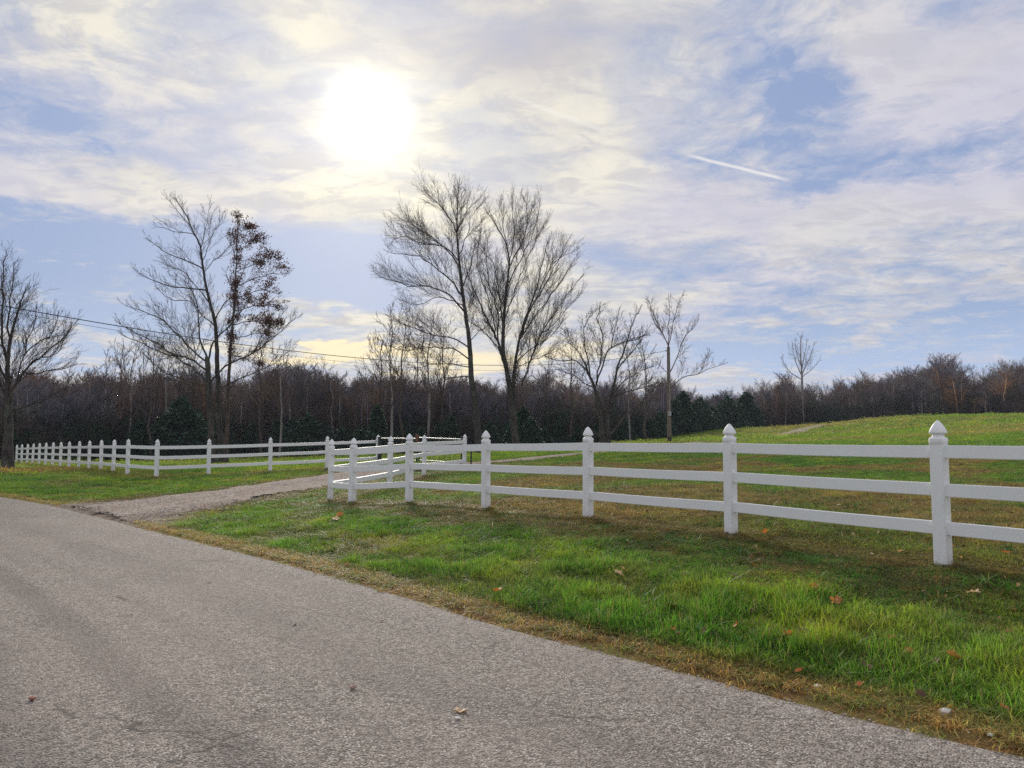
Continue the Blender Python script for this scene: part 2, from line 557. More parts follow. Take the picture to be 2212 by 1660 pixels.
def make_road_mat():
    m, T = mat_new('chip_seal')
    p = T.pos()
    vo = T.node('ShaderNodeTexVoronoi', feature='F1'); T.put(vo.inputs['Vector'], p); vo.inputs['Scale'].default_value = 92.0
    cr, cg, cb = T.xyz(vo.outputs['Color'])
    vo2 = T.node('ShaderNodeTexVoronoi', feature='F1'); T.put(vo2.inputs['Vector'], p); vo2.inputs['Scale'].default_value = 46.0
    a2 = T.xyz(vo2.outputs['Color'])[0]
    nn = T.noise(p, 130.0, 3, 0.7)
    c = T.mix(T.ramp(cr, 0.0, 1.0, 0, 1, False), (0.265, 0.228, 0.19), (0.54, 0.475, 0.41))
    c = T.mix(T.ramp(cg, 0.78, 0.9, 0.0, 0.65), c, (0.16, 0.10, 0.08))
    c = T.mix(T.ramp(cb, 0.84, 0.92, 0.0, 0.8), c, (0.78, 0.74, 0.68))
    c = T.mix(T.ramp(a2, 0.64, 0.8, 0.0, 0.6), c, (0.09, 0.08, 0.07))
    c = T.mix(T.ramp(vo.outputs['Distance'], 0.42, 0.8, 0.0, 0.75), c, (0.055, 0.05, 0.048))
    c = T.mix(T.ramp(nn, 0.45, 0.62, 0.0, 0.42), c, (0.09, 0.082, 0.08))
    # wheel tracks, worn and slightly darker, and broad stains: kept in the road's own length
    lane = T.node('ShaderNodeAttribute', attribute_name='across').outputs['Fac']
    along = T.node('ShaderNodeAttribute', attribute_name='along').outputs['Fac']
    lv = T.comb(T.m('MULTIPLY', lane, 1.0), T.m('MULTIPLY', along, 0.12), 0.0)
    wob = T.m('MULTIPLY', T.m('SUBTRACT', T.noise(lv, 0.8, 3, 0.5), 0.5), 0.22)
    la = T.m('ADD', lane, wob)
    for cen, wd, st in ((1.45, 0.36, 0.2), (2.75, 0.17, 0.42), (3.55, 0.40, 0.36), (2.15, 0.12, 0.16), (4.3, 0.3, 0.2)):
        t = T.ramp(T.m('ABSOLUTE', T.m('SUBTRACT', la, cen)), wd * 0.25, wd * 1.25, st, 0.0)
        c = T.mix(t, c, (0.085, 0.074, 0.072))
    st = T.noise(lv, 2.2, 5, 0.6)
    c = T.mix(T.ramp(st, 0.50, 0.72, 0.0, 0.25), c, (0.14, 0.11, 0.095))
    wp_ = T.v('ADD', p, T.v('SCALE', T.v('SUBTRACT', T.noise(p, 3.0, 4, 0.6, color=True), (0.5, 0.5, 0.5)), scale=0.35))
    vc = T.node('ShaderNodeTexVoronoi', feature='DISTANCE_TO_EDGE'); T.put(vc.inputs['Vector'], wp_); vc.inputs['Scale'].default_value = 0.42
    crack = T.m('MULTIPLY', T.ramp(vc.outputs['Distance'], 0.0, 0.008, 0.75, 0.0), T.ramp(T.noise(p, 0.7, 3, 0.6), 0.5, 0.6))
    c = T.mix(crack, c, (0.05, 0.042, 0.036))
    c = T.mix(T.ramp(T.noise(p, 0.5, 4, 0.6), 0.42, 0.66, 0.0, 0.25), c, (0.38, 0.31, 0.26))
    # pale loose stone and soil near the edge
    edge = T.ramp(lane, 0.0, 0.5, 0.55, 0.0)
    c = T.mix(T.m('MULTIPLY', edge, T.ramp(T.noise(p, 12.0, 4, 0.7), 0.4, 0.6)), c, (0.46, 0.42, 0.39))
    h = T.m('SUBTRACT', T.m('MULTIPLY', cr, 0.5), vo.outputs['Distance'])
    finish(T, principled(T, c, 0.86, 0.25, bump(T, h, 0.75, 0.012)))
    return m


def make_gravel_mat():
    m, T = mat_new('gravel_bed')
    p = T.pos()
    vo = T.node('ShaderNodeTexVoronoi'); T.put(vo.inputs['Vector'], p); vo.inputs['Scale'].default_value = 26.0
    cr, cg, cb = T.xyz(vo.outputs['Color'])
    c = T.mix(cr, (0.25, 0.20, 0.165), (0.52, 0.45, 0.385))
    c = T.mix(T.ramp(vo.outputs['Distance'], 0.4, 0.8, 0, 0.6), c, (0.13, 0.095, 0.07))
    n = T.noise(p, 1.6, 5, 0.65)
    ac = T.m('ABSOLUTE', T.node('ShaderNodeAttribute', attribute_name='across').outputs['Fac'])
    rut = T.m('MAXIMUM', T.ramp(ac, 0.0, 0.35, 1.0, 0.0), T.ramp(ac, 1.0, 1.5, 0.0, 1.0))
    c = T.mix(T.m('MULTIPLY', T.ramp(T.m('ADD', n, T.m('MULTIPLY', rut, 0.12)), 0.50, 0.66), 0.6), c, (0.24, 0.165, 0.12))
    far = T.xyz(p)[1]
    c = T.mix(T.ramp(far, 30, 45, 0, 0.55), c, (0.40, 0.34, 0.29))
    h = T.m('SUBTRACT', cr, vo.outputs['Distance'])
    finish(T, principled(T, c, 0.95, 0.1, bump(T, h, 0.8, 0.02)))
    return m


def make_vinyl():
    m, T = mat_new('white_vinyl')
    p = T.pos()
    n = T.noise(p, 2.5, 4, 0.6)
    n2 = T.noise(T.v('MULTIPLY', p, (9.0, 9.0, 2.0)), 6.0, 4, 0.6)
    c = T.mix(T.ramp(n, 0.35, 0.7, 0.0, 0.35), (0.90, 0.90, 0.90), (0.82, 0.82, 0.815))
    c = T.mix(T.ramp(n2, 0.62, 0.78, 0.0, 0.22), c, (0.52, 0.50, 0.44))
    finish(T, principled(T, c, 0.42, 0.4, bump(T, n2, 0.05, 0.005)))
    return m


def make_post_vinyl():
    m, T = mat_new('post_vinyl')
    p = T.pos()
    oc = T.node('ShaderNodeTexCoord').outputs['Object']
    zz = T.xyz(oc)[2]
    n = T.noise(p, 2.5, 4, 0.6)
    n2 = T.noise(p, 28.0, 4, 0.65)
    c = T.mix(T.ramp(n, 0.35, 0.7, 0.0, 0.35), (0.90, 0.90, 0.90), (0.82, 0.82, 0.815))
    splash = T.m('MULTIPLY', T.ramp(zz, 0.0, 0.14, 0.6, 0.0), T.ramp(n2, 0.4, 0.7))      # soil splashed on the foot
    c = T.mix(splash, c, (0.33, 0.27, 0.19))
    alg = T.m('MULTIPLY', T.ramp(zz, 0.1, 1.1, 0.35, 0.05), T.ramp(T.noise(T.v('MULTIPLY', p, (1.0, 1.0, 0.3)), 16.0, 5, 0.7), 0.5, 0.72))
    c = T.mix(alg, c, (0.50, 0.52, 0.42))
    finish(T, principled(T, c, 0.42, 0.4))
    return m


def make_bark(name, a, b, moss=None):
    m, T = mat_new(name)
    p = T.pos()
    n = T.noise(T.v('MULTIPLY', p, (1.0, 1.0, 0.25)), 9.0, 5, 0.7)
    n2 = T.noise(p, 1.2, 4, 0.6)
    c = T.mix(T.ramp(n, 0.35, 0.65), a, b)
    if moss: c = T.mix(T.ramp(n2, 0.5, 0.66, 0, 0.7), c, moss)
    finish(T, principled(T, c, 0.95, 0.1, bump(T, n, 0.8, 0.04)))
    return m


def make_twig(name, a, b):
    """thin wood: colour varies in patches over the crown and from one instance to the next"""
    m, T = mat_new(name)
    p = T.pos()
    c = T.mix(T.ramp(T.noise(p, 0.5, 3, 0.6), 0.35, 0.65), a, b)
    finish(T, principled(T, c, 0.9, 0.15))
    return m


def make_forest_twig(name, fac=1.0):
    m, T = mat_new(name)
    a = T.node('ShaderNodeAttribute', attribute_name='tint', attribute_type='INSTANCER')
    p = T.pos()
    c = T.v('SCALE', a.outputs['Color'], scale=T.ramp(T.noise(p, 0.6, 3, 0.6), 0.3, 0.7, 0.65 * fac, 1.25 * fac))
    finish(T, principled(T, c, 0.95, 0.05))
    return m


def make_leaf(name, a, b, trans=0.35, attr=None):
    m, T = mat_new(name)
    if attr:
        c0 = T.node('ShaderNodeAttribute', attribute_name='tint', attribute_type='INSTANCER').outputs['Color']
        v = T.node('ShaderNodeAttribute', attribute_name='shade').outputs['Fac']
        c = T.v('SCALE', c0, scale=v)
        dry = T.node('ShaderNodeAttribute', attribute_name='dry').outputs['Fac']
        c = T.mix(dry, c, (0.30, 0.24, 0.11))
    else:
        p = T.pos()
        c = T.mix(T.ramp(T.noise(p, 3.0, 3, 0.7), 0.3, 0.7), a, b)
    d = T.node('ShaderNodeBsdfPrincipled')
    T.put(d.inputs['Base Color'], c); d.inputs['Roughness'].default_value = 0.55
    d.inputs['Specular IOR Level'].default_value = 0.3
    tr = T.node('ShaderNodeBsdfTranslucent'); T.put(tr.inputs[0], T.v('MULTIPLY', c, (1.35, 1.45, 0.9)))
    mx = T.node('ShaderNodeMixShader'); mx.inputs[0].default_value = trans
    T.t.links.new(d.outputs[0], mx.inputs[1]); T.t.links.new(tr.outputs[0], mx.inputs[2])
    finish(T, mx.outputs[0])
    return m


def plain(name, color, rough=0.7, metal=0.0, var=0.25):
    m, T = mat_new(name)
    n = T.noise(T.pos(), 14.0, 4, 0.6)
    c = T.mix(T.ramp(n, 0.3, 0.7, 0, 1), color, tuple(x * (1 - var) for x in color))
    b = T.node('ShaderNodeBsdfPrincipled')
    T.put(b.inputs['Base Color'], c); b.inputs['Roughness'].default_value = rough; b.inputs['Metallic'].default_value = metal
    finish(T, b.outputs[0])
    return m


M_GROUND = make_ground_mat(); M_ROAD = make_road_mat(); M_GRAVEL = make_gravel_mat()
M_VINYL = make_vinyl(); M_POST = make_post_vinyl()
M_BARK = make_bark('dark_bark', (0.035, 0.030, 0.028), (0.10, 0.088, 0.08), (0.11, 0.12, 0.09))
M_BARK_B = make_bark('brown_bark', (0.06, 0.045, 0.035), (0.13, 0.10, 0.085))
M_BARK_P = make_bark('pale_bark', (0.17, 0.15, 0.14), (0.36, 0.33, 0.31))
M_TWIG = make_twig('dark_twig', (0.045, 0.036, 0.032), (0.095, 0.07, 0.055))
M_TWIG_B = make_twig('brown_twig', (0.10, 0.065, 0.045), (0.16, 0.11, 0.08))
M_FTWIG = make_forest_twig('wood_twig'); M_FTRUNK = make_forest_twig('wood_trunk', 2.3)
M_BLADE = make_leaf('grass_blade', None, None, 0.42, attr=True)
M_OAK = make_leaf('dead_oak_leaf', (0.075, 0.028, 0.020), (0.14, 0.055, 0.03), 0.25)
M_CEDAR = make_leaf('cedar_needle', (0.012, 0.045, 0.026), (0.03, 0.085, 0.036), 0.1)


# ------------------------------------------------------------------ ground sheet
def graded(lo, hi, n, c=0.0, k=5.0):
    t = np.linspace(-1, 1, n)
    s = np.sinh(k * t) / math.sinh(k)
    return np.where(s < 0, c + s * (c - lo), c + s * (hi - c))


gx = graded(-900, 900, 360, -2.0, 5.6)
gy_ = np.concatenate([graded(-60, 1500, 520, 8.0, 5.8)])
GX, GY = np.meshgrid(gx, gy_)
xs, ys = GX.ravel(), GY.ravel()
zs = ground_z(xs, ys)
nx_, ny_ = len(gx), len(gy_)
idx = np.arange(nx_ * ny_).reshape(ny_, nx_)
faces = np.stack([idx[:-1, :-1].ravel(), idx[:-1, 1:].ravel(), idx[1:, 1:].ravel(), idx[1:, :-1].ravel()], 1)
ground = new_mesh_obj('ground', np.stack([xs, ys, zs], 1), faces, M_GROUND)
tag(ground, kind='structure')
tc, th, _, _ = turf(xs, ys)
ca_ = ground.data.color_attributes.new('tint', 'FLOAT_COLOR', 'POINT')
ca_.data.foreach_set('color', np.hstack([tc, np.ones((len(tc), 1))]).astype(np.float32).ravel())


def ribbon(name, line, offs, mat, lift, extra=None, zfun=None):
    """a sheet that follows a line; offs(i, along) gives the offsets across it, left to right"""
    verts, faces, across, along = [], [], [], []
    acc = 0.0; w = None
    for i, p in enumerate(line):
        a = Vector(line[max(i - 1, 0)]); b = Vector(line[min(i + 1, len(line) - 1)])
        t = (b - a).normalized(); n = Vector((t.y, -t.x))
        if i: acc += (Vector(line[i]) - Vector(line[i - 1])).length
        row = offs(i, acc); w = len(row)
        for o in row:
            q = Vector(p) + n * o
            verts.append((q.x, q.y)); across.append(o); along.append(acc)
    V = np.array(verts)
    z = zfun(V[:, 0], V[:, 1], np.array(across)) + lift
    for i in range(len(line) - 1):
        for j in range(w - 1):
            a = i * w + j
            faces.append((a, a + 1, a + w + 1, a + w))
    o = new_mesh_obj(name, np.column_stack([V, z]), faces, mat)
    for nm, dat in (('across', across), ('along', along)):
        at_ = o.data.attributes.new(nm, 'FLOAT', 'POINT')
        at_.data.foreach_set('value', np.array(dat, np.float32))
    return o


fine_edge = [(p.x, p.y) for p in resample([(a, b, 0) for a, b in ROAD_EDGE], 0.12)]


def road_offs(i, al):
    x, y = fine_edge[i]
    j = 0.10 * (vnoise(np.array([al * 1.3]), np.array([3.0]), 3)[0] - 0.5) + 0.07 * (vnoise(np.array([al * 6.0]), np.array([9.0]), 4)[0] - 0.5)
    j *= min(1.0, 0.4 + al * 0.1)
    row = [j, -0.05 + j * 0.7, -0.15 + j * 0.4, -0.4, -0.8] + [-1.2 - 0.5 * k for k in range(10)]
    return row[::-1] if False else row


def road_zf(x, y, a):
    d = -a
    z = base_z(x, y)
    crown = 0.05 * np.sin(np.clip(d / ROAD_W, 0, 1) * math.pi)
    return z + crown - 0.035 * sstep(0.12, -0.02, d) - 0.02


road = ribbon('road', fine_edge, road_offs, M_ROAD, 0.012, zfun=road_zf)
# the lane attribute counts metres in from the grass edge
av = np.empty(len(road.data.vertices), np.float32); road.data.attributes['across'].data.foreach_get('value', av)
road.data.attributes['across'].data.foreach_set('value', -av)
tag(road, kind='structure')

dr_fine = [(p.x, p.y) for p in resample([(a, b, 0) for a, b in DRIVE], 0.25)]


def drive_offs(i, al):
    x, y = dr_fine[i]
    hw = 1.25 + 0.65 * float(sstep(6.0, 1.0, np.array([al]))[0]) - 0.25 * float(sstep(45, 100, np.array([al]))[0])
    n1 = vnoise(np.array([al * 0.9]), np.array([1.0]), 8)[0] - 0.5; n2 = vnoise(np.array([al * 0.9]), np.array([50.0]), 9)[0] - 0.5
    n3 = vnoise(np.array([al * 4.0]), np.array([1.0]), 8)[0] - 0.5; n4 = vnoise(np.array([al * 4.0]), np.array([50.0]), 9)[0] - 0.5
    L = -hw + 0.5 * n1 + 0.2 * n3; R = hw + 0.5 * n2 + 0.2 * n4
    return [L + (R - L) * t for t in np.linspace(0, 1, 13)]


def drive_zf(x, y, a):
    return ground_z(x, y) - 0.035 + 0.07 * sstep(1.75, 1.05, np.abs(a))


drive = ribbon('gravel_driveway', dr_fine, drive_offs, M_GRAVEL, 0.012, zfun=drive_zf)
# stop at the road: drop the rows lying on it
bm = bmesh.new(); bm.from_mesh(drive.data)
kill = [v for v in bm.verts if road_e(np.array([v.co.x]), np.array([v.co.y]))[0] < -0.05]
bmesh.ops.delete(bm, geom=kill, context='VERTS'); bm.to_mesh(drive.data); bm.free()
tag(drive, kind='structure')


# ------------------------------------------------------------------ instancing of uncountable stuff
def proto_collection(name, objs):
    c = bpy.data.collections.new(name)
    for i, o in enumerate(objs):
        for u in list(o.users_collection): u.objects.unlink(o)
        o.name = '%s_%02d' % (name, i)
        c.objects.link(o)
    return c


def scatter(name, pts, rot, scl, tint, which, coll, label, cat):
    me = bpy.data.meshes.new(name)
    me.vertices.add(len(pts))
    me.vertices.foreach_set('co', np.asarray(pts, np.float32).ravel())
    for nm, ty, fld, dat in (('rot', 'FLOAT_VECTOR', 'vector', rot), ('scl', 'FLOAT_VECTOR', 'vector', scl), ('which', 'INT', 'value', which)):
        a = me.attributes.new(nm, ty, 'POINT')
        a.data.foreach_set(fld, np.asarray(dat, np.int32 if ty == 'INT' else np.float32).ravel())
    a = me.attributes.new('tint', 'FLOAT_COLOR', 'POINT')
    a.data.foreach_set('color', np.hstack([tint, np.ones((len(tint), 1))]).astype(np.float32).ravel())
    o = bpy.data.objects.new(name, me)
    COL.objects.link(o)
    g = bpy.data.node_groups.new(name + '_nodes', 'GeometryNodeTree')
    g.interface.new_socket('Geometry', in_out='INPUT', socket_type='NodeSocketGeometry')
    g.interface.new_socket('Geometry', in_out='OUTPUT', socket_type='NodeSocketGeometry')
    gi = g.nodes.new('NodeGroupInput'); go = g.nodes.new('NodeGroupOutput')
    m2p = g.nodes.new('GeometryNodeMeshToPoints')
    iop = g.nodes.new('GeometryNodeInstanceOnPoints')
    ci = g.nodes.new('GeometryNodeCollectionInfo')
    ci.inputs['Collection'].default_value = coll
    ci.inputs['Separate Children'].default_value = True
    ci.inputs['Reset Children'].default_value = True

    def attr(nm, ty):
        n = g.nodes.new('GeometryNodeInputNamedAttribute'); n.data_type = ty; n.inputs[0].default_value = nm
        return [s for s in n.outputs if s.enabled][0]
    g.links.new(gi.outputs[0], m2p.inputs['Mesh'])
    g.links.new(m2p.outputs[0], iop.inputs['Points'])
    g.links.new(ci.outputs[0], iop.inputs['Instance'])
    iop.inputs['Pick Instance'].default_value = True
    g.links.new(attr('which', 'INT'), iop.inputs['Instance Index'])
    g.links.new(attr('rot', 'FLOAT_VECTOR'), iop.inputs['Rotation'])
    g.links.new(attr('scl', 'FLOAT_VECTOR'), iop.inputs['Scale'])
    g.links.new(iop.outputs[0], go.inputs[0])
    mod = o.modifiers.new('scatter', 'NODES'); mod.node_group = g
    tag(o, label, cat, kind='stuff')
    return o


def sector(n_per_m2, r0, r1, half=0.74):
    area = (r1 * r1 - r0 * r0) * half
    n = int(area * n_per_m2)
    a = RNG.uniform(-half, half, n); r = np.sqrt(RNG.uniform(r0 * r0, r1 * r1, n))
    return r * np.sin(a), r * np.cos(a)


# ------------------------------------------------------------------ grass
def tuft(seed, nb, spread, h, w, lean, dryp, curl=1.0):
    rng = random.Random(seed)
    V, Fc, sh, dr = [], [], [], []
    for b in range(nb):
        a = rng.uniform(0, 6.283); rr = spread * math.sqrt(rng.random())
        x, y = rr * math.cos(a), rr * math.sin(a)
        hh = h * rng.uniform(0.45, 1.15); ww = w * rng.uniform(0.7, 1.3)
        la = rng.uniform(0, 6.283); lx, ly = math.cos(la), math.sin(la)
        l = lean * rng.uniform(0.2, 1.2)
        sa = rng.uniform(0, 6.283); sx, sy = math.cos(sa), math.sin(sa)
        k = len(V)
        for (t, wd) in ((0, 1.0), (0.4, 0.9), (0.75, 0.6)):
            bend = l * hh * (t ** 1.7)
            z = hh * t * (1 - 0.35 * l * t * curl) - 0.01 * (t == 0)
            cx_, cy_ = x + lx * bend, y + ly * bend
            V.append((cx_ - sx * ww * wd / 2, cy_ - sy * ww * wd / 2, z)); V.append((cx_ + sx * ww * wd / 2, cy_ + sy * ww * wd / 2, z))
        V.append((x + lx * l * hh, y + ly * l * hh, hh * (1 - 0.35 * l * curl)))
        Fc += [(k, k + 1, k + 3, k + 2), (k + 2, k + 3, k + 5, k + 4), (k + 4, k + 5, k + 6)]
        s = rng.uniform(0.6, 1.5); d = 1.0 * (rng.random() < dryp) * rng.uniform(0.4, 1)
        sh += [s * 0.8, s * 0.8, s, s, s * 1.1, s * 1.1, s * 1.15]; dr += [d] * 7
    o = new_mesh_obj('grass_tuft', V, Fc, M_BLADE)
    for nm, dat in (('shade', sh), ('dry', dr)):
        a_ = o.data.attributes.new(nm, 'FLOAT', 'POINT'); a_.data.foreach_set('value', np.array(dat, np.float32))
    return o


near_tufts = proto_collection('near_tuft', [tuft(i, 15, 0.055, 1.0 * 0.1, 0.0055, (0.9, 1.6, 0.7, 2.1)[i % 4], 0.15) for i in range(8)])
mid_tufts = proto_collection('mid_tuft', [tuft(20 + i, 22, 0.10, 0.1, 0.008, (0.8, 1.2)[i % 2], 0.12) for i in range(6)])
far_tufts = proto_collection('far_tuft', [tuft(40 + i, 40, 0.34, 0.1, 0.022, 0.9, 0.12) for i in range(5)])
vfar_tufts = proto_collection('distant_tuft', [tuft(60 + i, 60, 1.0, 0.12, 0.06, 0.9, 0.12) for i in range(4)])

for nm, coll, nproto, dens, r0, r1, lab in (
        ('roadside_grass', near_tufts, 8, 900, 3.0, 9.5, 'long green grass blades on the verge beside the road'),
        ('verge_grass', near_tufts, 8, 420, 9.5, 15.0, 'short green and brown grass on the bank around the fence corner'),
        ('paddock_grass', mid_tufts, 6, 90, 15.0, 32.0, 'patchy green grass inside the paddock and beside the driveway'),
        ('meadow_grass', far_tufts, 5, 16, 32.0, 62.0, 'even green grass on the slope beyond the gate'),
        ('distant_grass', vfar_tufts, 4, 2.6, 62.0, 145.0, 'bright green meadow grass running up to the woods')):
    x, y = sector(dens, r0, r1)
    c, h, e, dd = turf(x, y)
    q5 = fbm(x, y, 3.2, 3, 111); q6 = fbm(x, y, 0.9, 3, 112)
    c = c * (0.55 + 0.95 * q5)[:, None]
    c = c + (np.array([0.10, 0.06, 0.0]) * sstep(0.52, 0.75, q6)[:, None]) * (c[:, 1:2] / 0.2)
    h = h * (0.45 + 1.15 * q5)
    wf = wood_floor(x, y)
    clump = fbm(x, y, 6.0, 2, 91)
    keep = (((e > 0.03 + 0.06 * RNG.random(len(x))) & (RNG.random(len(x)) < 0.35 + 1.3 * sstep(0.0, 0.5, e))) | (e < -ROAD_W - 0.2)) & ((dd > 0.0) | (RNG.random(len(x)) < 0.015)) & (wf < 0.7) & (RNG.random(len(x)) < 0.55 + clump)
    x, y, c, h, e = x[keep], y[keep], c[keep], h[keep], e[keep]
    n = len(x)
    z = ground_z(x, y)
    hh = h / 0.1 * (0.7 + 0.6 * fbm(x, y, 4.0, 2, 95)) * RNG.uniform(0.75, 1.3, n)
    c = c * RNG.uniform(0.75, 1.3, (n, 1)) * np.column_stack([RNG.uniform(0.85, 1.2, n), np.ones(n), RNG.uniform(0.8, 1.3, n)])
    flat = RNG.uniform(0.8, 1.25, n)
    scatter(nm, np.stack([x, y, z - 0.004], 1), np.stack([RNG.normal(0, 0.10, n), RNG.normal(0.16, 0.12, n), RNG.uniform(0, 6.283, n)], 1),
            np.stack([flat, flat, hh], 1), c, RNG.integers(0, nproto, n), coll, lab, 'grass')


x, y = sector(16, 3.2, 16.0)
c, h, e, dd = turf(x, y)
keep = (e > 0.35) & (dd > 0.3) & (RNG.random(len(x)) < 0.2 + 1.0 * sstep(0.45, 0.65, fbm(x, y, 1.4, 3, 161))) & (h > 0.03)
x, y, c = x[keep], y[keep], c[keep]; n = len(x)
c = c * RNG.uniform(0.45, 1.25, (n, 1)); dk = RNG.random(n) < 0.45
c[dk] = np.array([0.03, 0.10, 0.02]) * RNG.uniform(0.7, 1.3, (dk.sum(), 1))
s_ = RNG.uniform(1.3, 2.6, n)
scatter('coarse_grass', np.stack([x, y, ground_z(x, y) - 0.005], 1), np.stack([RNG.normal(0, 0.15, n), RNG.normal(0.2, 0.2, n), RNG.uniform(0, 6.283, n)], 1),
        np.stack([s_, s_, RNG.uniform(0.7, 1.6, n) * np.where(np.hypot(x, y) > 9, 0.7, 1)], 1), c, RNG.integers(0, 8, n), near_tufts, 'coarse darker clumps of grass standing out of the verge', 'grass')

thatch = proto_collection('thatch', [tuft(80 + i, 16, 0.06, 0.05, 0.0042, 2.3, 0.25) for i in range(5)])
x, y = sector(1500, 3.0, 13.0)
x2, y2 = sector(260, 13.0, 24.0)
x = np.concatenate([x, x2]); y = np.concatenate([y, y2])
e = road_e(x, y); dfn = seg_dist(x, y, FENCE_R)[0]; dd = drive_d(x, y)[0]
q = fbm(x, y, 2.5, 3, 121)
k1 = (e > -0.12) & (e < 0.5) & (RNG.random(len(x)) < sstep(-0.14, 0.03, e) * (0.1 + 1.2 * q) * sstep(0.36, 0.12, e - 0.25 * (q - 0.5)))
k2 = (e > 0.6) & (dfn < 2.0) & (RNG.random(len(x)) < 0.28 * sstep(2.2, 0.6, dfn) * sstep(0.35, 0.6, q))
k3 = (e > 0.6) & (RNG.random(len(x)) < 0.05)
keep = (k1 | k2 | k3) & (dd > 0.05)
x, y, e, q = x[keep], y[keep], e[keep], q[keep]
n = len(x)
tn = RNG.random(n)[:, None]
c = np.array([0.52, 0.40, 0.15]) * (1 - tn) + np.array([0.38, 0.18, 0.07]) * tn
gm = RNG.random(n) < 0.35
c[gm] = np.array([0.20, 0.25, 0.06])
c = c * RNG.uniform(0.6, 1.3, (n, 1)) * np.where(e > 0.6, 0.6, 1.0)[:, None]
z = np.where(e < 0.02, road_zf(x, y, e) + 0.014, ground_z(x, y) + 0.004)
s_ = RNG.uniform(0.6, 1.4, n)
scatter('dry_thatch', np.stack([x, y, z], 1), np.stack([RNG.normal(0, 0.1, n), RNG.normal(0, 0.1, n), RNG.uniform(0, 6.283, n)], 1),
        np.stack([s_, s_, s_ * RNG.uniform(0.6, 1.3, n)], 1), c, RNG.integers(0, 5, n), thatch, 'straw coloured dead grass matted along the road edge', 'dry grass')


# ------------------------------------------------------------------ loose stone
def rock(seed, flat=0.65):
    rng = random.Random(seed)
    bm = bmesh.new(); bmesh.ops.create_icosphere(bm, subdivisions=1, radius=0.5)
    for v in bm.verts:
        v.co *= rng.uniform(0.7, 1.15); v.co.z *= flat; v.co.x *= 1.2
    me = bpy.data.meshes.new('stone'); bm.to_mesh(me); bm.free()
    return me


def make_stone_mat():
    m, T = mat_new('loose_stone')
    a = T.node('ShaderNodeAttribute', attribute_name='tint', attribute_type='INSTANCER')
    finish(T, principled(T, a.outputs['Color'], 0.9, 0.2))
    return m


M_STONE = make_stone_mat()
rocks = []
for i in range(6):
    me = rock(i); me.materials.append(M_STONE)
    o = bpy.data.objects.new('stone', me); COL.objects.link(o); rocks.append(o)
rock_coll = proto_collection('chip', rocks)


def stones(name, x, y, z, size, lab):
    n = len(x)
    v = RNG.uniform(0.6, 1.25, (n, 1))
    c = np.array([0.55, 0.49, 0.43]) * v * np.column_stack([RNG.uniform(0.95, 1.08, n), np.ones(n), RNG.uniform(0.9, 1.05, n)])
    scatter(name, np.stack([x, y, z], 1), RNG.uniform(-0.4, 0.4, (n, 3)) + np.column_stack([np.zeros(n), np.zeros(n), RNG.uniform(0, 6.28, n)]),
            np.repeat(size[:, None], 3, 1), c, RNG.integers(0, 6, n), rock_coll, lab, 'gravel')


x = RNG.uniform(-14, 0, 90000); y = RNG.uniform(12, 34, 90000)
dd, al = drive_d(x, y); e = road_e(x, y)
keep = (dd < 0.25) & (e > 0.0) & (RNG.random(len(x)) < np.clip(0.35 + 0.9 * (fbm(x, y, 1.2, 3, 7) - 0.2), 0, 1) * sstep(0.3, -0.3, dd))
x, y = x[keep], y[keep]
stones('driveway_gravel', x, y, ground_z(x, y) + 0.012 + 0.035 * sstep(0.05, -0.5, dd[keep]), RNG.uniform(0.012, 0.042, len(x)), 'pale crushed stone spread over the driveway')
# chips thrown to the road's edge
t = RNG.uniform(0, 1, 14000) ** 0.8
li = (RNG.uniform(0.0, 1.0, 14000) * (len(fine_edge) * 0.5)).astype(int)
fe = np.array(fine_edge)
px_, py_ = fe[li, 0], fe[li, 1]
off = RNG.normal(-0.05, 0.16, 14000)
x = px_ - off * -0.7 + RNG.normal(0, 0.03, 14000); y = py_ - off * -0.7 + RNG.normal(0, 0.03, 14000)
e = road_e(x, y); keep = (np.hypot(x, y) < 22) & (e < 0.22) & (e > -0.9)
x, y, e = x[keep], y[keep], e[keep]
zr = np.where(e < 0.02, road_zf(x, y, e) + 0.014, ground_z(x, y) + 0.004)
stones('edge_gravel', x, y, zr, RNG.uniform(0.007, 0.019, len(x)), 'loose grey chips lying along the road edge')


litter = []
for i in range(4):
    rr = random.Random(900 + i)
    V = [(0.5 * (0.7 + 0.3 * rr.random()) * math.cos(k * 0.785), 0.38 * (0.6 + 0.4 * rr.random()) * math.sin(k * 0.785), 0.18 * rr.random()) for k in range(8)] + [(0, 0, 0.0)]
    litter.append(new_mesh_obj('leaf_bit', V, [(k, (k + 1) % 8, 8) for k in range(8)], M_STONE))
litter_coll = proto_collection('leaf_bit', litter)
x, y = sector(26, 3.2, 14.0); x2, y2 = sector(5, 14.0, 36.0)
x = np.concatenate([x, x2]); y = np.concatenate([y, y2])
e = road_e(x, y); dfn = seg_dist(x, y, FENCE_R)[0]
keep = (e > 0.05) & (RNG.random(len(x)) < 0.25 + 0.75 * fbm(x, y, 1.0, 3, 151) * sstep(3.0, 0.5, dfn))
x, y = x[keep], y[keep]; n = len(x)
pal = np.array([(0.40, 0.22, 0.10), (0.24, 0.12, 0.06), (0.55, 0.42, 0.28), (0.12, 0.07, 0.045), (0.50, 0.20, 0.07)])
c = pal[RNG.choice(5, n, p=(0.25, 0.35, 0.12, 0.2, 0.08))] * RNG.uniform(0.7, 1.2, (n, 1))
